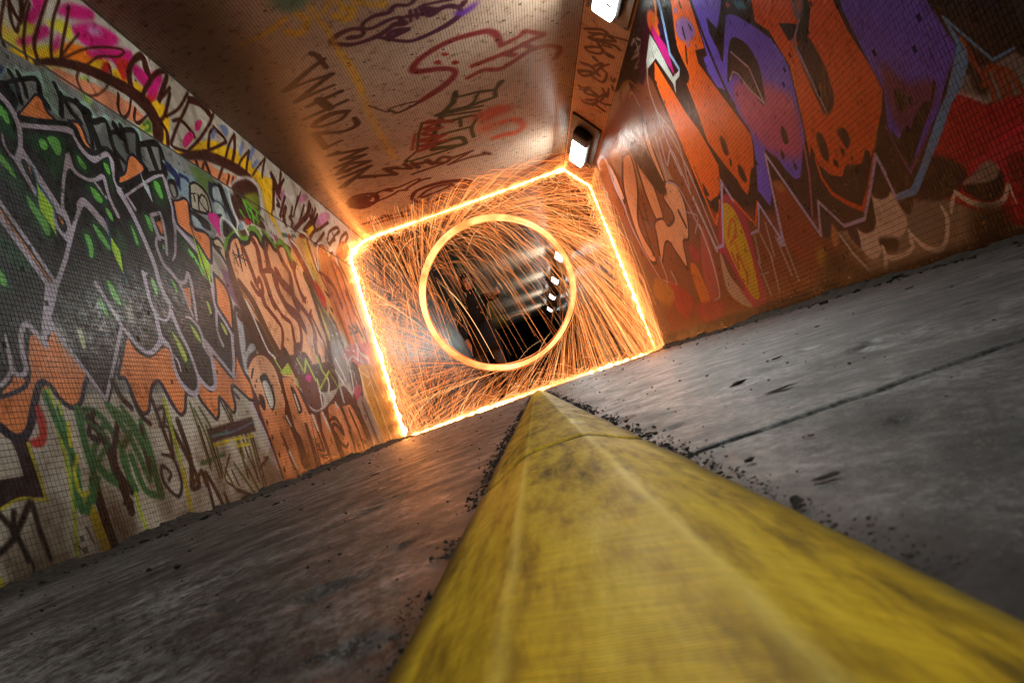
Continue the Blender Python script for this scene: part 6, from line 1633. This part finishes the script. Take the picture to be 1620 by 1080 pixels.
# the bright frame where the shower strikes floor, walls and ceiling
FR = np.array([(-1.672, 8.60, 0.02), (-1.672, 8.72, 1.2), (-1.672, 8.86, 2.22), (-1.672, 9.05, 2.42), (-1.672, 10.05, 2.80), (-1.60, 10.33, 2.90), (-1.35, 10.34, 2.915), (-0.4, 10.34, 2.915), (0.6, 10.32, 2.915), (1.395, 10.28, 2.915), (1.53, 10.27, 2.74), (1.668, 10.22, 2.53), (1.672, 10.05, 1.9), (1.672, 9.85, 1.0), (1.672, 9.66, 0.02), (1.0, 9.46, 0.012), (0.0, 9.15, 0.012), (-1.0, 8.80, 0.012)])
nrm_ = np.array([(1, 0, 1), (1, 0, 0), (1, 0, 0), (1, 0, -.1), (1, 0, -.3), (1, 0, -1), (.2, 0, -1), (0, 0, -1), (0, 0, -1), (-.5, 0, -1), (-.7, 0, -.6), (-1, 0, -.5), (-1, 0, 0), (-1, 0, 0), (-1, 0, 1), (0, 0, 1), (0, 0, 1), (0, 0, 1)], float)
fp = catmull(FR, True, 40); fn = catmull(nrm_, True, 40); fn /= np.linalg.norm(fn, axis=1, keepdims=True)
sl = np.linalg.norm(np.roll(fp, -1, 0) - fp, axis=1); cum = np.concatenate([[0], np.cumsum(sl)]); FL = cum[-1]
def on_frame(u):
    i = np.clip(np.searchsorted(cum, u, 'right') - 1, 0, len(fp) - 1)
    return fp[i], fn[i], (np.roll(fp, -1, 0) - fp)[i] / sl[i][:, None]
# inside the room whatever the frame's rounding does
def keep_in(P_):
    P_[..., 0] = np.clip(P_[..., 0], -A + 0.006, A - 0.006); P_[..., 2] = np.clip(P_[..., 2], 0.005, ZC - 0.006)
    d = (P_[..., 0] - X1) * (-sz) + (P_[..., 2] - ZC) * sx; m = np.maximum(d + 0.006, 0)
    P_[..., 0] -= m * (-sz); P_[..., 2] -= m * sx
    return P_
mCore = glow('spark_core', (1.0, 0.31, 0.065), CORE_E)
M_ = len(fp); hot = 0.55 + 0.9 * np.clip(0.5 + fbm(np.arange(M_) * 0.045, np.arange(M_) * 0 + 3.3, 4, 301), 0, 1)
rad = 0.015 * hot ** 2 * (0.85 + 1.5 * fbm(np.arange(M_) * 0.35, np.arange(M_) * 0 + 1, 3, 303))
cp = keep_in(fp + fn * 0.004 + 0.012 * np.stack([0 * hot, fbm(np.arange(M_) * 0.5, np.arange(M_) * 0 + 7, 3, 305), 0 * hot], -1))
v, q = tubes(cp[None], rad[None].clip(0.0015), 6, True)
core = mesh_np('spark_frame', v, q, mCore, None, True); tag(core, 'blazing pale line of sparks striking round floor, walls and ceiling', 'sparks', kind='stuff')
def frame_sparks(name, n_, spread_n, spread_t, length, rad_, seed, curl=0.5, hot_=False):
    r = np.random.default_rng(seed); u = r.uniform(0, FL, n_); p, nn, tt = on_frame(u)
    sgn = r.choice([-1, 1], n_)
    h = np.abs(r.normal(0, 1, n_)) * spread_n * (0.7 + 1.5 * np.abs(nn[:, 0]) ** 2); yb = r.normal(0, spread_t, n_)
    p = p + nn * h[:, None]; p[:, 1] += yb
    L = r.exponential(length, n_).clip(0.015, length * 4)
    d = tt * (sgn * r.uniform(0.4, 1, n_))[:, None] + nn * r.normal(0.15, 0.35, n_)[:, None]; d[:, 1] += r.normal(0, 0.5, n_); d /= np.linalg.norm(d, axis=1, keepdims=True)
    K = 6; s_ = np.linspace(0, 1, K)
    bend = np.stack([0 * L, r.normal(0, 0.3, n_) * L, -r.uniform(0.1, 1.0, n_) * curl * L], -1)
    P_ = p[:, None] + d[:, None] * (L[:, None] * s_)[..., None] + bend[:, None] * (s_ ** 2)[None, :, None]
    o = spark_mesh(name, keep_in(P_), r.uniform(*rad_, n_), True, seed + 1, core, hot_); o['kind'] = 'stuff'
    return o
frame_sparks('frame_sparks', NFR1, 0.030, 0.030, 0.04, (0.0010, 0.0026), 401, 0.3, True)
frame_sparks('frame_halo', NFR2, 0.15, 0.10, 0.12, (0.0008, 0.0018), 411, 0.9)
frame_sparks('frame_strays', NFR3, 0.30, 0.20, 0.20, (0.0007, 0.0014), 421, 1.2)

# ------------------------------------------------------------------ PERSON whirling the wool
mCoat = plain('black_coat', (0.006, 0.006, 0.007), 0.9, 0.12, 0, 0.4, 20); mJean = plain('dark_grey_trousers', (0.022, 0.022, 0.026), 0.85, 0.3, 0, 0.4, 30); mSkin = plain('skin', (0.26, 0.13, 0.08), 0.5, 0.4, 0, 0.1, 40); mShoe = plain('dark_shoes', (0.02, 0.02, 0.02), 0.6, 0.4)
person = thing('person', 'person in a dark hooded coat with one arm out inside the fire ring', 'person', (-0.46, 9.62, 0.0))
J = {}; E_ = []; RADS = {}
def jt(nm, co, rx, ry=None): J[nm] = (co, (rx, ry or rx))
jt('pelvis', (-0.46, 9.62, 0.95), .155, .115); jt('belly', (-0.45, 9.62, 1.10), .150, .110); jt('chest', (-0.43, 9.61, 1.30), .175, .120); jt('neck0', (-0.42, 9.60, 1.49), .085, .075); jt('neck', (-0.415, 9.595, 1.55), .058, .058)
jt('jaw', (-0.41, 9.575, 1.62), .070, .078); jt('head', (-0.41, 9.585, 1.70), .082, .095); jt('crown', (-0.41, 9.59, 1.775), .058, .066)
jt('shR', (-0.61, 9.62, 1.43), .072); jt('elR', (-0.70, 9.60, 1.17), .050); jt('wrR', (-0.66, 9.50, 0.95), .033); jt('haR', (-0.655, 9.47, 0.88), .036, .022)
jt('shL', (-0.24, 9.58, 1.43), .072); jt('elL', (-0.12, 9.44, 1.36), .050); jt('wrL', (-0.085, 9.26, 1.385), .033); jt('haL', (-0.075, 9.19, 1.39), .036, .024)
for sd, x in (('R', -0.55), ('L', -0.36)):
    jt('hip' + sd, (x, 9.62, 0.90), .105); jt('kn' + sd, (x + (-.02 if sd == 'R' else .04), 9.60, 0.50), .066); jt('an' + sd, (x + (-.04 if sd == 'R' else .06), 9.64, 0.10), .042); jt('to' + sd, (x + (-.06 if sd == 'R' else .09), 9.50, 0.045), .042, .032)
ED = [('pelvis', 'belly'), ('belly', 'chest'), ('chest', 'neck0'), ('neck0', 'neck'), ('neck', 'jaw'), ('jaw', 'head'), ('head', 'crown'), ('chest', 'shR'), ('shR', 'elR'), ('elR', 'wrR'), ('wrR', 'haR'), ('chest', 'shL'), ('shL', 'elL'), ('elL', 'wrL'), ('wrL', 'haL')]
for sd in 'RL': ED += [('pelvis', 'hip' + sd), ('hip' + sd, 'kn' + sd), ('kn' + sd, 'an' + sd), ('an' + sd, 'to' + sd)]
for sd, (bx, by, bz), dr in (('R', (-0.655, 9.47, 0.88), -1), ('L', (-0.075, 9.19, 1.39), 1)):
    for i in range(5):
        o_ = (i - 2) * 0.017
        if sd == 'L': a, b, c_ = (bx + .012, by - .055, bz + o_), (bx + .022, by - .085, bz + o_), (bx - .004, by - .095, bz + o_ * .9)
        else: a, b, c_ = (bx + .005, by + o_, bz - .06), (bx + .008, by + o_, bz - .092), (bx + .025, by + o_, bz - .11)
        if i == 0:
            a = (a[0] + .02, a[1] + .012, a[2] + (.012 if sd == 'L' else .03))
        jt('f%s%d' % (sd, i), a, .0095); jt('g%s%d' % (sd, i), b, .0088); jt('t%s%d' % (sd, i), c_, .0075)
        ED += [('ha' + sd, 'f%s%d' % (sd, i)), ('f%s%d' % (sd, i), 'g%s%d' % (sd, i)), ('g%s%d' % (sd, i), 't%s%d' % (sd, i))]
nm = list(J); ix = {k_: i for i, k_ in enumerate(nm)}
me = bpy.data.meshes.new('body'); me.from_pydata([J[k_][0] for k_ in nm], [(ix[a], ix[b]) for a, b in ED], [])
body = link(bpy.data.objects.new('body', me), person)
md = body.modifiers.new('skin', 'SKIN'); md.use_smooth_shade = True
for i, k_ in enumerate(nm):
    d = me.skin_vertices[0].data[i]; d.radius = J[k_][1]; d.use_root = (k_ == 'pelvis')
body.modifiers.new('sub', 'SUBSURF').levels = 2
body.modifiers['sub'].render_levels = 2
dg = bpy.context.evaluated_depsgraph_get(); me2 = bpy.data.meshes.new_from_object(body.evaluated_get(dg)); body.modifiers.clear(); body.data = me2
me2.materials.clear()
for m_ in (mCoat, mJean, mSkin, mShoe): me2.materials.append(m_)
for p_ in me2.polygons:
    c_ = p_.center; p_.use_smooth = True
    hand = (Vector(c_) - Vector((-0.075, 9.17, 1.39))).length < 0.085 or (Vector(c_) - Vector((-0.65, 9.47, 0.86))).length < 0.09
    p_.material_index = 2 if (hand or c_.z > 1.555) else (0 if c_.z > 0.80 else (3 if c_.z < 0.09 else 1))
# hood, coat skirt, face
bm = bmesh.new(); bmesh.ops.create_uvsphere(bm, u_segments=24, v_segments=16, radius=1.0, matrix=Matrix.Translation((-0.412, 9.592, 1.690)) @ Matrix.Rotation(0.12, 4, 'X') @ Matrix.Diagonal((0.116, 0.140, 0.152, 1)))
bmesh.ops.delete(bm, geom=[v_ for v_ in bm.verts if v_.co.y < 9.515 and 1.59 < v_.co.z < 1.745 and abs(v_.co.x + 0.412) < 0.072], context='VERTS')
bmesh.ops.solidify(bm, geom=bm.faces[:], thickness=0.012); bm_obj('hood', bm, mCoat, person, True)
rings = []
for z_, rx_, ry_ in ((1.12, .172, .138), (0.98, .188, .156), (0.82, .200, .172), (0.70, .206, .178), (0.70, .194, .166), (0.84, .186, .158)):
    a_ = np.linspace(0, 2 * math.pi, 32, endpoint=False); f_ = 1 + 0.04 * np.sin(a_ * 7 + z_ * 9)
    rings.append(np.stack([-0.455 + rx_ * f_ * np.cos(a_), 9.62 + ry_ * f_ * np.sin(a_), z_ + 0 * a_], -1))
V_ = np.vstack(rings); i_ = np.arange(len(V_)).reshape(len(rings), 32)
mesh_np('coat_skirt', V_, np.stack([i_[:-1], np.roll(i_[:-1], -1, 1), np.roll(i_[1:], -1, 1), i_[1:]], -1).reshape(-1, 4), mCoat, person, True)
for sx_ in (-1, 1):
    bm = bmesh.new(); bmesh.ops.create_uvsphere(bm, u_segments=10, v_segments=8, radius=0.0085, matrix=Matrix.Translation((-0.41 + sx_ * 0.029, 9.4985, 1.695))); bm_obj('eye', bm, mDark, person, True)
bm = bmesh.new(); bmesh.ops.create_cone(bm, cap_ends=True, segments=8, radius1=0.017, radius2=0.006, depth=0.05, matrix=Matrix.Translation((-0.41, 9.482, 1.670)) @ Matrix.Rotation(-0.25, 4, 'X')); bm_obj('nose', bm, mSkin, person, True)
bm = bmesh.new(); add_box(bm, (-0.41, 9.493, 1.632), (0.046, 0.008, 0.010), None, 0.003); bm_obj('mouth', bm, plain('lips', (0.30, 0.10, 0.08), 0.5), person, True)
